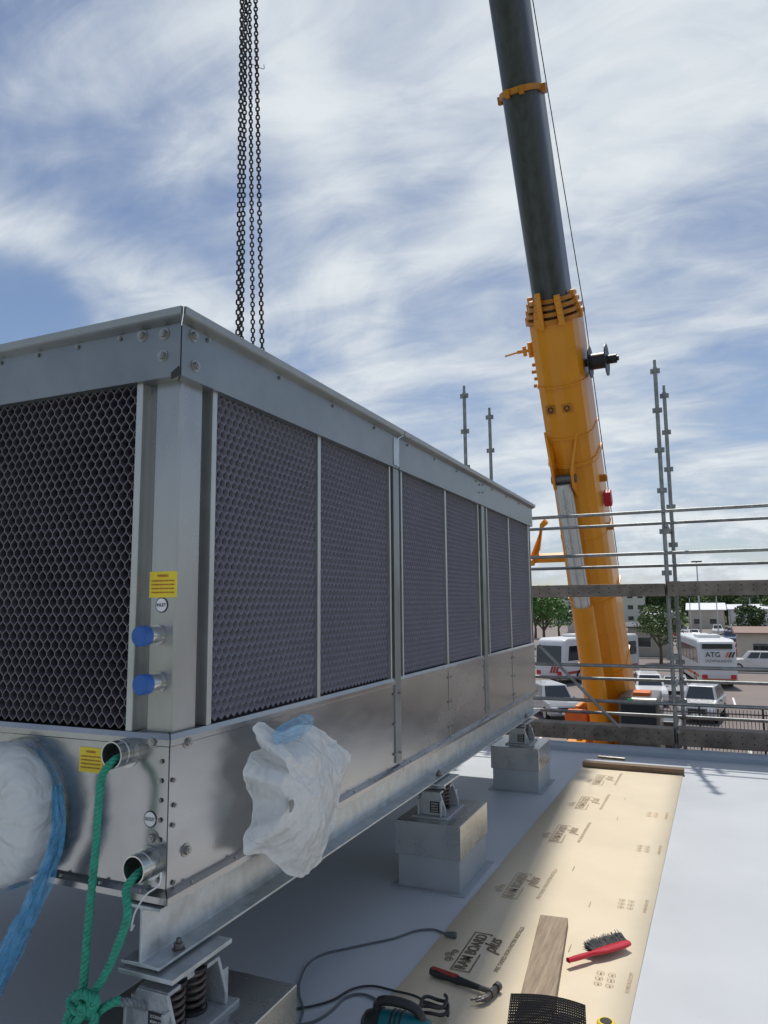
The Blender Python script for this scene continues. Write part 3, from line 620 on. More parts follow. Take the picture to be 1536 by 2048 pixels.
C3=tag(MB().tube(spline([on(px,py,z=zf+.002) for px,py in ((575,2020),(625,2012),(665,2000),(705,1978),(745,1972),(790,1982),(830,1992),(860,2010))],10),.005,8).build('spare_lead','black_plastic',None,smooth=True),'dark lead passing behind the teal power tool','cable')
PT=empty('power_tool',on(790,2050,z=0),'teal and black power tool lying beside the cardboard, cut by the bottom edge','power tool')
a=on(742,2046,z=.07);b=on(850,2068,z=.07); d=(b-a).normalized(); sc=1.25
mb=MB(); mb.lathe(a,d,[(h_*sc,r_*sc) for h_,r_ in [(0,.028),(.01,.040),(.05,.046),(.10,.048),(.16,.046),(.19,.036),(.2,.02)]],20); mb.build('motor_housing','teal',PT,smooth=True)
mb=MB(); mb.lathe(a-d*.012,d,[(h_*sc,r_*sc) for h_,r_ in [(-.02,.016),(-.01,.032),(.0,.038),(.03,.046),(.045,.049)]],20); mb.build('rear_cover','black_plastic',PT,smooth=True)
for k_ in (.07,.085,.10): mb=MB(); mb.lathe(a+d*k_*sc,d,[(0,.047*sc),(.002,.0505*sc),(.007,.0505*sc),(.009,.047*sc)],20); mb.build('grip_ring','black_plastic',PT,smooth=True)
mb=MB(); mb.tube(spline([a+(d*x_+V((0,0,z_)))*sc for x_,z_ in ((.02,.03),(.03,.068),(.09,.076),(.15,.064),(.17,.03))],5),.018,10); mb.build('handle','black_plastic',PT,smooth=True)
q=a+d*.10*sc+V((.03,-.058,.015)); mb=MB(); mb.box(-.06,.06,-.018,.018,-.004,.004,fr(q,d,(-.2,.2,1))); mb.build('name_plate','black_plastic',PT,bevel=.002)
text('makita',.030,'white_paint',PT,fr(q+V((.003,-.006,.002)),d,(-.2,.2,1)),ext=.0008)
mb=MB(); q=on(868,2026,z=.03); mb.tube([q+V((.058*math.cos(k*.3)*(1+.1*math.sin(k*.13)),.052*math.sin(k*.3),.006*math.sin(k*.9)+.0012*k)) for k in range(46)],.007,7); mb.build('coiled_lead','black_plastic',PT,smooth=True)
MM=MB(); NX,NY=34,30; o_=on(1022,2012,z=.03); e1=(on(1172,2040,z=.02)-o_)/NX; e2=(on(1000,2170,z=.02)-o_)/NY
vs=[]
def mp_(i,j):
    p=o_+e1*i+e2*j; cut=.06*math.sin(i/NX*2.2)
    return p-e2.normalized()*(cut)+V((0,0,.045*math.exp(-((j/NY)**2)*3)*(1-.4*i/NX)))
for j in range(NY+1):
    for i in range(NX+1): vs.append(mp_(i,j))
MM.add(vs,[(j*(NX+1)+i,j*(NX+1)+i+1,(j+1)*(NX+1)+i+1,(j+1)*(NX+1)+i) for j in range(NY) for i in range(NX)])
o=MM.build('plastic_mesh','mesh_black'); mo=o.modifiers.new('w','WIREFRAME'); mo.thickness=.0085; mo.use_even_offset=False
tag(o,'curved black plastic mesh sheet at the near end of the timber plank','mesh')
q=on(1213,2066,z=.0); T_=empty('tape_measure',q,'yellow tape measure just showing at the bottom edge','tape measure')
mb=MB(); mb.lathe(q+V((0,0,.011)),(0,0,1),[(0,.032),(.004,.036),(.028,.036),(.033,.030)],24); mb.build('case','yellow_sticker',T_,smooth=True)
mb=MB(); mb.lathe(q+V((0,0,.0441)),(0,0,1),[(0,.024),(.002,.022)],24); mb.build('side_cover','black_plastic',T_,smooth=True)
# ------------------------------------------------------------------ scaffold
SC=empty('scaffold',(-1,9.6,ZG),'galvanised tube scaffold with guard rails and steel planks beyond the roof edge','scaffold')
YF_,YB_=9.2,10.0
def std(x,y,top):
    mb=MB(); mb.cyl((x,y,ZG),(x,y,top),.024,n=12); o=mb.build('upright','scaffold',SC,smooth=True)
    mb=MB(); z=top-.05
    mb.cyl((x,y,top-.0),(x,y,top+.09),.018,n=10); mb.build('spigot','scaffold',o)
    while z>-1.0:
        mb=MB(); h_=.03
        mb.cyl((x,y,z-.012),(x,y,z+.012),.030,n=12)
        mb.box(x-.056,x+.056,y-.010,y+.010,z-h_,z+h_); mb.box(x-.0095,x+.0095,y-.056,y+.056,z-h_*.98,z+h_*.98)
        mb.build('coupling','scaffold',o); z-=.4950
xR=on(1331,1100,y=YF_).x; xR2=on(1347,1100,y=YB_).x; xL=on(931,900,y=YF_).x; xL2=on(981,900,y=YB_).x
std(xR,YF_,on(1306,735,y=YF_).z); std(xR2,YB_,on(1322,785,y=YB_).z); std(xL,YF_,on(927,785,y=YF_).z); std(xL2,YB_,on(977,828,y=YB_).z); std(xR+2.45,YF_,3.5); std(xR+2.45,YB_,3.5)
def ledger(py,yy,px=1340,r=.021,x1=4):
    z=on(px,py,y=yy).z; mb=MB(); mb.cyl((xL-.1,yy-.03,z),(x1,yy-.03,z),r,n=10); mb.build('guard_rail','scaffold',SC,smooth=True); return z
for py in (1022,1106,1334,1407): ledger(py,YF_)
for py in (1046,1131,1361,1432): ledger(py,YB_)
for zz in (1.93,.33,.85,2.7):
    for x in (xL,xR,xR+2.45): mb=MB(); mb.cyl((x+.03,YF_-.1,zz-.12),(x+.03,YB_+.1,zz-.12),.021,n=10); mb.build('transom','scaffold',SC,smooth=True)
def plank(x0,x1,y,z0,z1,wd=.225):
    mb=MB(); mb.box(x0,x1,y,y+wd,z0,z1); o=mb.build('deck_plank','scaffold_plank',SC,bevel=.006)
    mb=MB(); k=int((x1-x0)/.12)
    for i in range(k):
        for zz in (z0+(z1-z0)*.35,z0+(z1-z0)*.7): mb.cyl((x0+.06+i*.12,y-.0015,zz),(x0+.06+i*.12,y+.001,zz),.009,n=8)
    mb.build('plank_holes','ink',o)
z1=on(1340,1163,y=YF_-.1).z; z0=on(1340,1192,y=YF_-.1).z
plank(xL+.05,xR-.03,YF_-.10,z0,z1-.02); plank(xR+.0,3.9,YF_-.11,z0,z1)
for k in range(3): plank(xL+.05,3.9,YF_+.14+k*.235,z0+.05,z0+.11)
z1=on(1340,1455,y=YF_-.05).z; z0=on(1340,1490,y=YF_-.05).z
plank(xL-2,xR-.02,YF_-.08,z0,z1-.015); plank(xR+.02,3.9,YF_-.09,z0,z1)
for k in range(3): plank(xL-2,3.9,YF_+.16+k*.235,z0-.04,z0+.02)
mb=MB(); mb.cyl(on(1078,1290,y=9.12),on(1240,1456,y=9.12),.019,n=10); mb.build('diagonal_brace','scaffold',SC,smooth=True)
# ------------------------------------------------------------------ crane
Bp=V((-2.17,18.70,-1.2)); Tp=V((-2.80,3.70,25.8)); cw=(Tp-Bp).normalized(); CL=(Tp-Bp).length
cs=cw.cross(V((0,0,1))).normalized()
if cs.dot(CR@V((1,0,0)))<0: cs=-cs
cu_=cw.cross(cs).normalized()
if cu_.z>0: cu_=-cu_
def sy(py):
    lo,hi=0,.9
    for _ in range(50):
        m_=(lo+hi)/2
        if project(Bp+cw*CL*m_)[1]>py: lo=m_
        else: hi=m_
    return lo*CL
def bpnt(s_,a=0,u=0): return Bp+cw*s_+cs*a+cu_*u
CRN=empty('mobile_crane',(Bp.x,Bp.y+1,ZG),'yellow mobile crane with tall grey telescopic boom raised above the roof','crane')
ringA=[(-.5,-.5),(-.46,-.56),(.46,-.56),(.5,-.5)]+[(.5*math.cos(R(t)),.12+.41*math.sin(R(t))) for t in range(0,181,12)]
ringB=[(-.5,-.5),(-.44,-.56),(.44,-.56),(.5,-.5),(.5,.16),(.44,.34),(.28,.47),(.1,.53),(-.1,.53),(-.28,.47),(-.44,.34),(-.5,.16)]
def sec(mb,s0,s1,w0,w1,h,h1=None,ring=ringA):
    h1=h1 or h*w1/w0
    vs=[bpnt(s_,a*w_,b*hh) for s_,w_,hh in((s0,w0,h),(s1,w1,h1)) for a,b in ring]; k=len(ring)
    mb.add(vs,[tuple(range(k)),tuple(range(k,2*k))]+[(i,(i+1)%k,k+(i+1)%k,k+i) for i in range(k)])
S=sy
mb=MB(); sec(mb,-1.0,S(1240),1.16,1.02,1.25,ring=ringB); mb.build('boom_foot','crane_yellow',CRN,bevel=.015)
mb=MB(); sec(mb,S(1240),S(960),1.02,.96,1.25,1.2,ring=ringB); mb.build('main_boom','crane_yellow',CRN)
mb=MB(); sec(mb,S(960),S(636),.96,.94,1.2,1.15,ring=ringB); mb.build('main_boom','crane_yellow',CRN)
for py in (1320,1180,1060,860,760): mb=MB(); sec(mb,S(py)-.02,S(py)+.02,1.0 if py<1100 else 1.09,1.0 if py<1100 else 1.09,1.25,ring=ringB); mb.build('boom_rib','crane_yellow',CRN)
mb=MB(); sec(mb,S(640),S(192),.67,.65,.92); mb.build('boom_section','boom_grey',CRN,smooth=True)
mb=MB(); sec(mb,S(196),CL*.78,.61,.59,.82); mb.build('boom_section','boom_grey',CRN,smooth=True)
mb=MB(); sec(mb,CL*.775,CL,.53,.51,.72); mb.build('boom_section','boom_grey',CRN,smooth=True)
for i,(py,wd) in enumerate(((634,1.03),(621,.97),(608,.90),(596,.83))):
    mb=MB(); s_=S(py); sec(mb,s_-.045,s_+.03,wd,wd,1.2*wd); mb.build('boom_collar','crane_yellow_dark',CRN,bevel=.01)
    for a in (-.5,.5,-.2,.25):
        mb=MB(); p=bpnt(s_,a*wd,.0 if abs(a)>.4 else .62*wd); mb.box(-.05,.05,-.06,.06,-.09,.09,fr(p,cs,cu_)); mb.build('collar_lug','crane_yellow',CRN,bevel=.01)
mb=MB(); s_=S(186); sec(mb,s_-.05,s_+.05,.74,.74,.98); 
for a in (-.40,-.15,.1,.40): mb.box(-.04,.04,-.06,.06,-.05,.09,fr(bpnt(s_,a,.48 if abs(a)<.3 else 0),cs,cu_))
mb.build('boom_collar','crane_yellow_dark',CRN,bevel=.01)
mb=MB(); m_=fr(bpnt(S(612),-.12,.66),cs,cw); mb.box(-.05,.05,-.35,.35,-.04,.04,m_); mb.build('keeper_bar','crane_yellow',CRN,bevel=.01)
q=bpnt(S(690),-.46,.1); mb=MB()
mb.tube([q,q-cs*.35],.035,8); mb.tube([q-cs*.08-cw*.14,q-cs*.08+cw*.16],.05,8); mb.tube([q-cs*.33,q-cs*.62-cw*.04],.018,6); mb.tube([q-cs*.2-cw*.1,q-cs*.2+cw*.1],.04,8)
mb.build('side_hook','crane_yellow',CRN,smooth=True)
for k in range(4): mb=MB(); mb.tube([bpnt(S(720+14*k),-.46,.1),bpnt(S(720+14*k),-.55-.03*(k%2),.1)],.035,6); mb.build('side_lug','crane_yellow_dark',CRN,smooth=True)
q=bpnt(S(735),.46,-.1); mb=MB(); mb.cyl(q,q+cs*.10,.08,n=14)
for a in (.10,.42): mb.cyl(q+cs*a,q+cs*(a+.02),.32,n=28)
mb.cyl(q+cs*.11,q+cs*.43,.16,n=20); mb.cyl(q+cs*.44,q+cs*.62,.09,n=16); mb.cyl(q+cs*.5,q+cs*.66,.05,n=12); mb.build('cable_reel','black_plastic',CRN,smooth=True)
mb=MB(); mb.tube([bpnt(S(1150),.57,-.3),bpnt(S(640),.55,-.3),bpnt(S(0),.36,-.3),bpnt(CL*.98,.3,-.3)],.009,6); mb.build('hoist_rope','chain',CRN,smooth=True)
for a in (-.2,.12):
    mm=fr(bpnt(S(802),a,.62),cs,cw); mb=MB(); mb.box(-.10,.10,-.09,.09,-.03,.004,mm); mb.build('warning_plate','crane_yellow_dark',CRN)
    mb=MB(); mb.tube([mm@V((.05*math.cos(t*.5),.05*math.sin(t*.5),.008)) for t in range(13)],.012,6,closed=False); mb.build('plate_mark','ink',CRN)
pv=bpnt(S(930),-.14,.78)
for a in (-.32,.06):
    mb=MB(); P=[bpnt(S(845),a-.12 if a<0 else a+.16,.52),bpnt(S(880),a,.52),bpnt(S(985),a,.52),bpnt(S(945),a,.93),bpnt(S(915),a,.93)]
    mb.prism(P,cs*.05); mb.build('ram_bracket','crane_yellow',CRN,bevel=.01)
mb=MB(); mb.cyl(bpnt(S(932),-.36,.78),bpnt(S(932),.14,.78),.09,n=16); mb.build('pivot_pin','steel_dark',CRN,smooth=True)
mb=MB(); sec(mb,S(912)-.04,S(912)+.04,1.03,1.03,1.25,ring=ringB); mb.build('boom_collar','crane_yellow',CRN,bevel=.01)
rb=on(1206,1475,y=17.1); rd=(pv-rb).normalized(); RL=(pv-rb).length
mid=rb+rd*RL*.53
mb=MB(); mb.cyl(mid,pv-rd*.12,.165,n=24); mb.build('ram_rod','ram_grey',CRN,smooth=True)
for k in range(6):
    mb=MB(); a=k/6*2*math.pi; u,w_=mb.frame(rd); c_=(u*math.cos(a)+w_*math.sin(a))*.165; mb.tube([mid+c_,pv-rd*.2+c_],.018,5); mb.build('rod_guide','galvanised',CRN,smooth=True)
mb=MB(); mb.cyl(rb-rd*.3,mid,.225,n=28); mb.build('ram_cylinder','crane_yellow',CRN,smooth=True)
q=bpnt(S(1105),-.5,.2); mb=MB(); mb.box(-.75,.1,-.08,.08,-.09,.09,fr(q,cs,cw)); mb.box(-.75,-.62,-.07,.07,-.1,.25,fr(q,cs,cw))
mb.prism([q-cs*.72+cw*.05-cu_*.05,q-cs*.58+cw*.05-cu_*.05,q-cs*.40+cw*.85-cu_*.05,q-cs*.30+cw*.95-cu_*.05,q-cs*.22+cw*.85-cu_*.05,q-cs*.36+cw*.75-cu_*.05,q-cs*.5+cw*.2-cu_*.05],cu_*.12)
mb.build('hook_stay','crane_yellow',CRN,bevel=.01)
q=bpnt(S(1000),.50,.0); mb=MB(); mb.box(0,.16,-.16,.16,-.1,.1,fr(q,cs,cw)); mb.build('red_lamp','red_plastic',CRN,bevel=.02)
for py in (960,1055): mb=MB(); mb.box(-.02,.14,-.07,.07,-.05,.05,fr(bpnt(S(py),.48,0),cs,cw)); mb.build('rope_guide','crane_yellow_dark',CRN,bevel=.01)
def cbx(name,m,x0,x1,y0,y1,z0,z1,bev=.03,par=CRN): return bx(name,m,Bp.x+x0,Bp.x+x1,Bp.y+y0,Bp.y+y1,z0,z1,bev,par)
cbx('slewing_frame','crane_yellow',-.9,.9,-2.6,1.6,-2.6,-1.5); cbx('turntable','steel_dark',-1.1,1.1,-2.2,0,-2.9,-2.6); cbx('chassis','crane_yellow_dark',-1.3,1.3,-7,6,-3.9,-2.95,.08); cbx('counterweight','boom_grey',-1.4,1.4,1.7,3.2,-2.6,-1.4)
for side_ in (-.68,.68): cbx('boom_cheek','crane_yellow',side_-.06,side_+.06,-.9,.9,-1.6,-.75)
for yy in (-6,-4.3,-1.2,1,2.8,4.6):
    for s_ in (-1,1):
        mb=MB(); mb.cyl((Bp.x+s_*1.0,Bp.y+yy,ZG+.68),(Bp.x+s_*1.4,Bp.y+yy,ZG+.68),.68,n=20); o=mb.build('wheel','tyre',CRN,bevel=.04)
qa=on(1238,1455,y=16.6);qb=on(1316,1398,y=16.6)
mb=MB(); mb.prism([(qa.x,16.6,qa.z-1.2),(qa.x,16.6,qb.z-.1),(qa.x,16.7,qb.z),(qa.x,18.2,qb.z),(qa.x,18.5,qa.z-1.2)],(qb.x-qa.x,0,0)); cab=mb.build('cab','steel_dark',CRN,bevel=.04)
mb=MB(); mb.quad((qa.x+.06,16.59,qa.z-.3),(qb.x-.06,16.59,qa.z-.3),(qb.x-.06,16.59,qb.z-.14),(qa.x+.06,16.59,qb.z-.14)); mb.build('cab_window','glass_dark',cab)
mb=MB(); mb.box(qb.x,qb.x+.01,16.75,18.1,qa.z-.3,qb.z-.15); mb.build('cab_window','glass_dark',cab)
mb=MB(); mb.box(qa.x+.2,qb.x-.5,16.56,16.59,qb.z-.06,qb.z-.01); mb.build('green_strip','green_light',cab)
mb=MB(); mb.tube([(qb.x+.05,16.6,qb.z-.1),(qb.x+.35,16.4,qb.z-.05),(qb.x+.35,16.4,qb.z-.5)],.02,6); mb.build('mirror_arm','black_plastic',cab)
for (px0,px1,py0,py1) in ((1130,1175,1425,1450),(1265,1300,1385,1400)):
    a=on(px0,py1,y=17);b=on(px1,py0,y=17); cbx('side_locker','orange',a.x-Bp.x,b.x-Bp.x,-1.7,-1.2,a.z,b.z)
# ------------------------------------------------------------------ cars
def inset_quad(mb,q,i0,i1,j0,j1,off=.012):
    q=[V(p) for p in q]; nrm=(q[1]-q[0]).cross(q[3]-q[0]).normalized()
    f=lambda u,v_: (q[0]*(1-u)+q[1]*u)*(1-v_)+(q[3]*(1-u)+q[2]*u)*v_+nrm*off
    mb.quad(f(i0,j0),f(i1,j0),f(i1,j1),f(i0,j1))
def carparts(style):
    if style=='suv': prof=[(-2.3,.32),(-2.35,.6),(-2.3,1.0),(-2.2,1.06),(1.0,1.10),(2.1,.98),(2.3,.8),(2.33,.45),(2.25,.32)]; gh=(-2.22,1.05,-1.95,.45,1.06,1.74)
    else: prof=[(-2.25,.28),(-2.3,.55),(-2.25,.85),(-2.1,.95),(1.0,.95),(2.0,.82),(2.2,.65),(2.22,.4),(2.15,.28)]; gh=(-1.75,.95,-1.1,.25,.93,1.46)
    hw=.90; body=MB(); body.prism([(-hw,a,b) for a,b in prof],(2*hw,0,0))
    b0,b1,t0,t1,z0,z1=gh; wb,wt=.85,.66
    bq=[V((-wb,b0,z0)),V((wb,b0,z0)),V((wb,b1,z0)),V((-wb,b1,z0))]; tq=[V((-wt,t0,z1)),V((wt,t0,z1)),V((wt,t1,z1)),V((-wt,t1,z1))]
    cab=MB(); cab.add(bq+tq,[(3,2,1,0),(4,5,6,7),(0,1,5,4),(1,2,6,5),(2,3,7,6),(3,0,4,7)])
    sides=[('rear_window',[bq[0],bq[1],tq[1],tq[0]]),('side_window',[bq[1],bq[2],tq[2],tq[1]]),('windscreen',[bq[2],bq[3],tq[3],tq[2]]),('side_window',[bq[3],bq[0],tq[0],tq[3]])]
    return body,cab,sides,prof,z1
def make_car(style,label):
    E=empty('parked_car',(0,0,0),label,'car'); body,cab,sides,prof,z1=carparts(style)
    body.build('body','car_paint',E,bevel=.09); cab.build('cabin','car_paint',E,bevel=.05)
    for nm,q in sides:
        mb=MB()
        if nm=='side_window':
            for u0,u1 in ((.08,.36),(.39,.66),(.69,.93)): inset_quad(mb,q,u0,u1,.14,.88)
        else: inset_quad(mb,q,.08,.92,.1,.92)
        mb.build(nm,'glass_dark',E)
    for y in (-1.42,1.42):
        for s_ in (-1,1):
            mb=MB(); mb.cyl((s_*.70,y,.36),(s_*.92,y,.36),.36,n=20); o=mb.build('wheel','tyre',E,bevel=.03); mb=MB(); mb.cyl((s_*.915,y,.36),(s_*.93,y,.36),.23,n=16); mb.build('rim','rim',o)
    yf_=max(a for a,b in prof); yr_=min(a for a,b in prof)
    for s_ in (-1,1):
        mb=MB(); mb.box(s_*.68-.17,s_*.68+.17,yf_-.10,yf_+.015,.64,.80); mb.build('headlight','lamp_clear',E,bevel=.02)
        mb=MB(); mb.box(s_*.76-.1,s_*.76+.1,yr_-.015,yr_+.1,.70,.95); mb.build('tail_light','lamp_red',E,bevel=.02)
        mb=MB(); mb.box(s_*.98-.08,s_*.98+.08,.55,.68,1.0,1.13); mb.build('door_mirror','car_paint',E,bevel=.02)
    mb=MB(); mb.box(-.42,.42,yf_-.05,yf_+.012,.5,.76); mb.build('grille','black_plastic',E); mb=MB(); mb.box(-.26,.26,yf_+.012,yf_+.022,.42,.53); mb.build('number_plate','white_paint',E)
    return E
suv=make_car('suv','x'); sed=make_car('sedan','x')
def gp(px,py): return on(px,py,z=ZG+.02)
WHITE=(.78,.78,.77,1);SILV=(.40,.41,.43,1);DK=(.04,.045,.05,1);RED=(.45,.03,.03,1);BLU=(.03,.07,.2,1)
def park(proto,px,py,deg,label,color,group=None):
    p=gp(px,py); az=math.degrees(math.atan2(p.x,p.y)); return dup(proto,p,R(deg-az),label,group or 'cars in the car park below the roof',color)
park(suv,1106,1432,180+18,'silver four wheel drive parked left of the crane boom, nose towards the roof',SILV)
park(suv,1300,1404,180+4,'white four wheel drive parked just right of the crane boom',WHITE)
park(sed,1352,1398,180,'silver sedan parked between the boom and the scaffold upright',SILV)
park(suv,1408,1436,180-8,'silver utility vehicle parked right of the scaffold upright, closest to the fence',SILV)
park(suv,1512,1342,95,'white four wheel drive seen side on at the right edge by the cream building',WHITE)
for o in [o for o in COL.objects if o.parent in (suv,sed)]:
    for c_ in kids(o): bpy.data.objects.remove(c_)
    bpy.data.objects.remove(o)
bpy.data.objects.remove(suv); bpy.data.objects.remove(sed)
def lowcar(style):
    body,cab,sides,prof,z1=carparts(style); mb=MB(); mb.v=body.v[:];mb.f=[f[:] for f in body.f];mb.m=body.m[:]; mb.add(cab.v,cab.f); mb.mi=1
    for nm,q in sides: inset_quad(mb,q,.07,.93,.12,.9,.03)
    for y in (-1.42,1.42):
        for s_ in (-1,1): mb.cyl((s_*.72,y,.35),(s_*.93,y,.35),.35,n=10)
    return mb.mesh(['car_paint','glass_dark'])
LC=[lowcar('suv'),lowcar('sedan')]
cols=[WHITE,WHITE,WHITE,SILV,SILV,DK,RED,BLU,(.6,.6,.58,1)]
def lc(x,y,rz):
    o=bpy.data.objects.new('parked_car',random.choice(LC)); COL.objects.link(o); o.location=(x,y,ZG+.02); o.rotation_euler=(0,0,rz+random.gauss(0,.03)); o.color=random.choice(cols)
    tag(o,'small distant car in the rows of the far car park','car','distant cars in the far car park')
for row,(Y,x0,x1) in enumerate(((92,-2,22),(104,-14,24),(118,-14,26),(132,-16,30),(146,-18,34))):
    x=x0
    while x<x1:
        if random.random()<.82: lc(x,Y,0 if row%2 else math.pi)
        x+=2.9
mb=MB(); 
for Y in (36,50,92,104,118,132):
    for k in range(24): x=-16+k*2.9; mb.quad((x,Y-2.6,ZG+.026),(x+.12,Y-2.6,ZG+.026),(x+.12,Y+2.6,ZG+.026),(x,Y+2.6,ZG+.026))
tag(mb.build('parking_lines','line_paint'),kind='structure')
mb=MB(); mb.box(-60,80,69.8,70.0,ZG,ZG+.15); mb.box(-60,80,84,84.2,ZG,ZG+.15); tag(mb.build('kerb','kerb'),kind='structure')
# ------------------------------------------------------------------ coaches
def coach(loc,rz,label,rear_txt,stripe):
    E=empty('coach',(0,0,0),label,'coach','coaches in the car park'); L=11.5;hw=1.25;H_=3.45
    mb=MB(); mb.prism([(-hw,0,.35),(-hw,-.08,1.0),(-hw,.05,2.6),(-hw,.35,3.3),(-hw,.8,H_),(-hw,L-.3,H_),(-hw,L,3.2),(-hw,L,.35)],(2*hw,0,0)); mb.build('body','coach_paint',E,bevel=.14)
    for s_ in (-1,1):
        mb=MB(); mb.prism([(s_*(hw+.004),.7,1.75),(s_*(hw+.004),.9,2.85),(s_*(hw+.004),L-.5,2.85),(s_*(hw+.004),L-.5,1.75)],(s_*.012,0,0)); o=mb.build('side_window','glass_dark',E)
        for k in range(1,6): mb=MB(); mb.box(min(s_*(hw+.016),s_*(hw+.024)),max(s_*(hw+.016),s_*(hw+.024)),.8+k*1.7,.86+k*1.7,1.75,2.85); mb.build('window_pillar','ink',o)
        mb=MB(); mb.box(min(s_*hw,s_*(hw+.012)),max(s_*hw,s_*(hw+.012)),.5,L-.4,.75,.95); mb.build('side_stripe',stripe,E)
        for y in (2.2,8.6):
            mb=MB(); mb.cyl((s_*1.0,y,.5),(s_*1.27,y,.5),.5,n=20); o=mb.build('wheel','tyre',E); mb=MB(); mb.cyl((s_*1.272,y,.5),(s_*1.28,y,.5),.3,n=14); mb.build('rim','rim',o)
        mb=MB(); mb.box(s_*.95-.18,s_*.95+.18,-.115,-.02,.7,1.0); mb.build('tail_light','lamp_red',E,bevel=.03)
    mb=MB(); mb.box(-1.05,1.05,-.11,-.03,.42,.62); mb.build('bumper','black_plastic',E,bevel=.03)
    fm=lambda z,x=0: fr((x,-.085,z),(1,0,0),(0,.06,1))
    if rear_txt:
        text('ATG',.50,'ink',E,fm(2.38,-.35)@Matrix.Translation((0,0,.12)),bold=True,ext=.004); text('DOWNUNDER',.27,'ink',E,fm(1.95)@Matrix.Translation((0,0,.12)),ext=.004,width=1.75)
        for k in range(3): mb=MB(); mb.prism([(.45+k*.2,-.12,2.2),(.57+k*.2,-.12,2.2),(.75+k*.2,-.12,2.6),(.63+k*.2,-.12,2.6)],(0,-.01,0)); mb.build('logo_bar','ink' if k else 'orange',E)
        for z_,w_ in ((.66,1.1),(1.35,.9)): mb=MB(); mb.box(-w_,w_,-.125,-.09,z_,z_+.05); mb.build('panel_line','orange',E)
        mb=MB(); mb.box(-1.0,1.0,.02,.12,2.80,3.15); mb.build('rear_window','glass_dark',E,bevel=.02)
    else:
        mb=MB(); mb.prism([(-1.1,-.06,1.5),(1.1,-.06,1.5),(1.1,.09,2.9),(-1.1,.09,2.9)],(0,-.06,0)); mb.build('windscreen','glass_dark',E)
        for k in range(3): mb=MB(); mb.prism([(.1+k*.25,-.10,.85),(.25+k*.25,-.10,.85),(.45+k*.25,-.12,1.35),(.3+k*.25,-.12,1.35)],(0,-.03,0)); mb.build('logo_bar','coach_red',E)
    mb=MB(); mb.box(-.8,.8,3,5,H_,H_+.2); mb.build('roof_unit','coach_paint',E,bevel=.05)
    E.location=loc; E.rotation_euler=(0,0,rz); return E
coach(gp(1440,1378),R(9),'white coach with ATG DOWNUNDER lettering right of the scaffold upright',True,'orange')
coach(gp(1100,1368),R(-24),'white coach with dark windows and red marks, partly behind the crane boom',False,'coach_red')
# ------------------------------------------------------------------ buildings
def house(name,x0,x1,y0,y1,h,wallm,roofm,label,cat='building',rows=1,step=3.2,pitch=1.0,win=True):
    E=empty(name,((x0+x1)/2,(y0+y1)/2,ZG),label,cat); z=ZG
    mb=MB(); mb.box(x0,x1,y0,y1,z,z+h); mb.build('wall',wallm,E)
    mb=MB(); e=.5; ym=(y0+y1)/2
    mb.prism([(x0-e,y0-e,z+h+.01),(x0-e,y0-e,z+h+.16),(x0-e,ym,z+h+pitch),(x0-e,y1+e,z+h+.16),(x0-e,y1+e,z+h+.01)],(x1-x0+2*e,0,0)); mb.build('roof',roofm,E)
    if win:
        for r_ in range(rows):
            x=x0+1
            while x<x1-1.8:
                zz=z+1.0+r_*(h/rows); mb=MB(); mb.box(x,x+1.5,y0-.05,y0+.02,zz,zz+1.2); o=mb.build('window','trim_steel',E)
                mb=MB(); mb.box(x+.07,x+1.43,y0-.07,y0-.051,zz+.07,zz+1.13); mb.build('pane','glass_dark',o); x+=step
    return E
def gx(px,Y): return on(px,1250,y=Y).x
Y=205; house('apartment_block',gx(1112,Y),gx(1292,Y),Y,Y+14,8.8,'pale_render','roof_dark','long three storey pale block on the horizon behind the boom',rows=3,step=2.6,pitch=.9)
Y=78; house('site_building',gx(1478,Y),gx(1640,Y),Y,Y+9,3.0,'cream','roof_brown','low cream building with brown roof at the right edge',pitch=.6)
Y=88; house('beige_building',gx(1255,Y),gx(1338,Y),Y,Y+6,3.2,'beige','roof_dark','small beige building just right of the crane boom',pitch=.6,win=True)
Y=175; house('warehouse',gx(1378,Y),gx(1450,Y),Y,Y+14,4.0,'cream','roof_white','low warehouse with white roof behind the far car park',pitch=1.6)
Y=210; house('green_shed',gx(1395,Y),gx(1452,Y),Y,Y+16,5,'beige','roof_green','shed with green pitched roof behind the white warehouse',pitch=2.2,win=False)
Y=165; house('site_office',gx(1296,Y),gx(1352,Y),Y,Y+8,3.2,'roof_dark','roof_white','dark shed with pale roof in the far car park',pitch=.8)
Y=185; house('long_shed',gx(1462,Y),gx(1620,Y),Y,Y+14,4.0,'roof_white','roof_white','long white shed at the right edge of the horizon',pitch=1.2)
Y=150; house('pale_hut',gx(1135,Y),gx(1165,Y),Y,Y+8,3.6,'cream','roof_white','small pale hut left of the crane boom',pitch=.9,win=False)
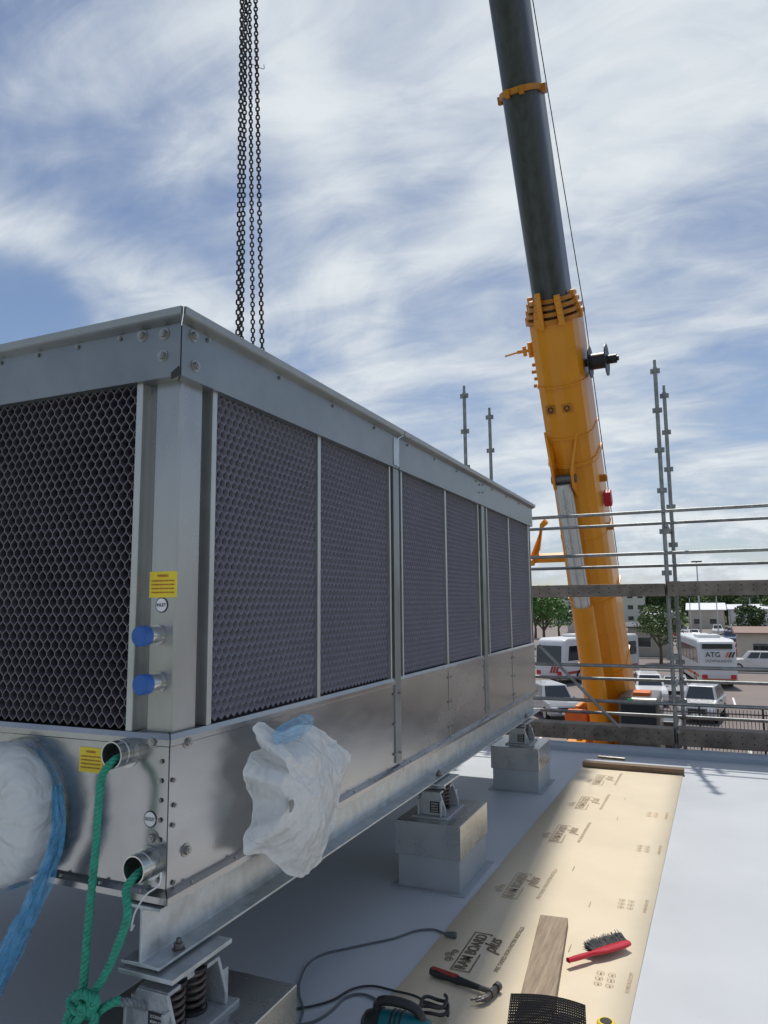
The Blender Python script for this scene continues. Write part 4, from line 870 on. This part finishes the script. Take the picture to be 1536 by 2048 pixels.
# ------------------------------------------------------------------ trees
def leafmesh(seed,rx,rz,h0,n=1500,ls=.35,K=16):
    rnd=random.Random(seed); mb=MB(); cl=[]
    for k in range(K):
        a=rnd.uniform(0,2*math.pi); e=rnd.uniform(-.7,1); rr=rnd.uniform(.35,.85); cl.append((V((rx*rr*math.cos(a)*math.sqrt(1-e*e*.6),rx*rr*math.sin(a)*math.sqrt(1-e*e*.6),h0+rz+rz*e*.75)),rnd.uniform(.28,.5)*rx))
    for i in range(n):
        c,r_=rnd.choice(cl); d=V((rnd.gauss(0,1),rnd.gauss(0,1),rnd.gauss(0,1))).normalized(); p=c+V((d.x*r_,d.y*r_,d.z*r_*.8))*rnd.uniform(.7,1.1)
        u=V((rnd.gauss(0,1),rnd.gauss(0,1),rnd.gauss(0,.6))).normalized(); w_=u.cross(V((rnd.gauss(0,1),rnd.gauss(0,1),rnd.gauss(0,1)))).normalized(); s_=ls*rnd.uniform(.5,1.2)
        mb.add([p-u*s_,p-w_*s_*.5,p+u*s_,p+w_*s_*.5],[(0,1,2,3)])
    return mb
def trunkmesh(seed,h,rx):
    rnd=random.Random(seed); mb=MB(); mb.tube([(0,0,-.1),(.1,0,h*.5),(0,.1,h)],[.22,.16,.1],8)
    for k in range(5): a=rnd.uniform(0,6.28); mb.tube([(0,0,h*.6),(rx*.3*math.cos(a),rx*.3*math.sin(a),h*.95),(rx*.6*math.cos(a),rx*.6*math.sin(a),h*1.3)],[.1,.07,.03],6)
    return mb
TP=[]
for i,(rx,rz,h0) in enumerate(((2.6,2.3,1.6),(3.4,2.6,2.2),(2.2,3.0,1.4))):
    TP.append((leafmesh(i,rx,rz,h0,2400,.24).mesh('leaf_a'),trunkmesh(i,h0+1.2,rx).mesh('bark')))
def tree(x,y,i,sc,label,group='trees around the car park',tint=(1,1,1,1)):
    E=empty('tree',(x,y,ZG),label,'tree',group,random.uniform(0,6)); E.scale=(sc,sc,sc)
    o=bpy.data.objects.new('crown',TP[i][0]); COL.objects.link(o); o.parent=E; o.color=tint
    o=bpy.data.objects.new('trunk',TP[i][1]); COL.objects.link(o); o.parent=E
def tpx(px,Y,i,sc,label,tint=(1,1,1,1),**k): tree(gx(px,Y),Y,i,sc,label,tint=tint,**k)
tpx(1318,78,1,.80,'small loose tree in front of the beige building right of the boom',(1.6,1.5,1.0,1))
tpx(1088,100,1,1.15,'broad green tree left of the crane boom behind the coach',(1.7,2.1,1.3,1))
tpx(1118,128,0,1.0,'smaller tree between the broad green tree and the crane boom',(1.4,1.8,1.1,1))
tpx(1070,125,2,1.2,'tree at the far end corner of the cooling tower',(1.2,1.5,1.1,1))
tpx(1500,92,2,.8,'tree standing behind the cream building at the right edge',(1.1,1.1,.9,1))
for k in range(50):
    px=1075+k*10+random.uniform(-6,6); Yk=random.uniform(190,290); 
    if 1105<px<1300: Yk=random.uniform(262,300)
    g=random.uniform(.8,1.6)
    tpx(px,Yk,random.randrange(3),random.uniform(1.0,1.5),'distant tree in the wooded band along the horizon',(g,g*1.05,.9,1),group='distant trees along the horizon')
mb=MB(); rnd=random.Random(3)
for i in range(16000):
    x=rnd.uniform(-140,220); y=rnd.uniform(300,330); top=6.5+2.2*noise.noise(V((x*.05,0,0)))+1.5*noise.noise(V((x*.2,3,0)))
    p=V((x,y,ZG+rnd.uniform(0,top))); u=V((rnd.gauss(0,1),rnd.gauss(0,1),rnd.gauss(0,.6))).normalized(); w_=u.cross(V((rnd.gauss(0,1),rnd.gauss(0,1),rnd.gauss(0,1)))).normalized()
    mb.add([p-u*.9,p-w_*.5,p+u*.9,p+w_*.5],[(0,1,2,3)])
tag(mb.build('woodland','leaf_a'),'dark woodland band closing the horizon','woodland',kind='stuff')
# ------------------------------------------------------------------ lamps, fence
def lamp(px,Y,top_py,label):
    x=gx(px,Y); zt_=on(px,top_py,y=Y).z; E=empty('street_lamp',(x,Y,ZG),label,'street lamp','lamp posts in the car park')
    mb=MB(); mb.cyl((x,Y,ZG),(x,Y,zt_),.10,.06,n=8); mb.build('pole','galvanised',E,smooth=True); mb=MB(); mb.box(x-.5,x+.5,Y-.15,Y+.15,zt_-.02,zt_+.12); mb.build('lamp_head','boom_grey',E,bevel=.03)
lamp(1401,80,1124,'tallest lamp post, rising above the horizon right of the scaffold upright'); lamp(1436,110,1192,'lamp post in the far car park just right of the tallest one'); lamp(1503,100,1196,'lamp post at the right end of the far car park'); lamp(1382,130,1196,'thin lamp post just left of the tallest one')
FE=empty('fence',(6,34,ZG),'dark steel picket fence along the car park below the scaffold','fence')
xa=gx(1270,34);xb=gx(1640,34)
for zz in (.2,1.55): mb=MB(); mb.box(xa,xb,33.98,34.02,ZG+zz,ZG+zz+.05); mb.build('rail','fence_dark',FE)
mb=MB(); x=xa
while x<xb: mb.box(x,x+.025,33.96,33.979,ZG+.05,ZG+1.75); x+=.14
mb.build('pickets','fence_dark',FE)
for k in range(6):
    mb=MB(); x=xa+k*2.4; mb.box(x-.04,x+.04,34.021,34.1,ZG,ZG+1.85); mb.build('post','fence_dark',FE)
print('OBJ',len(COL.objects))
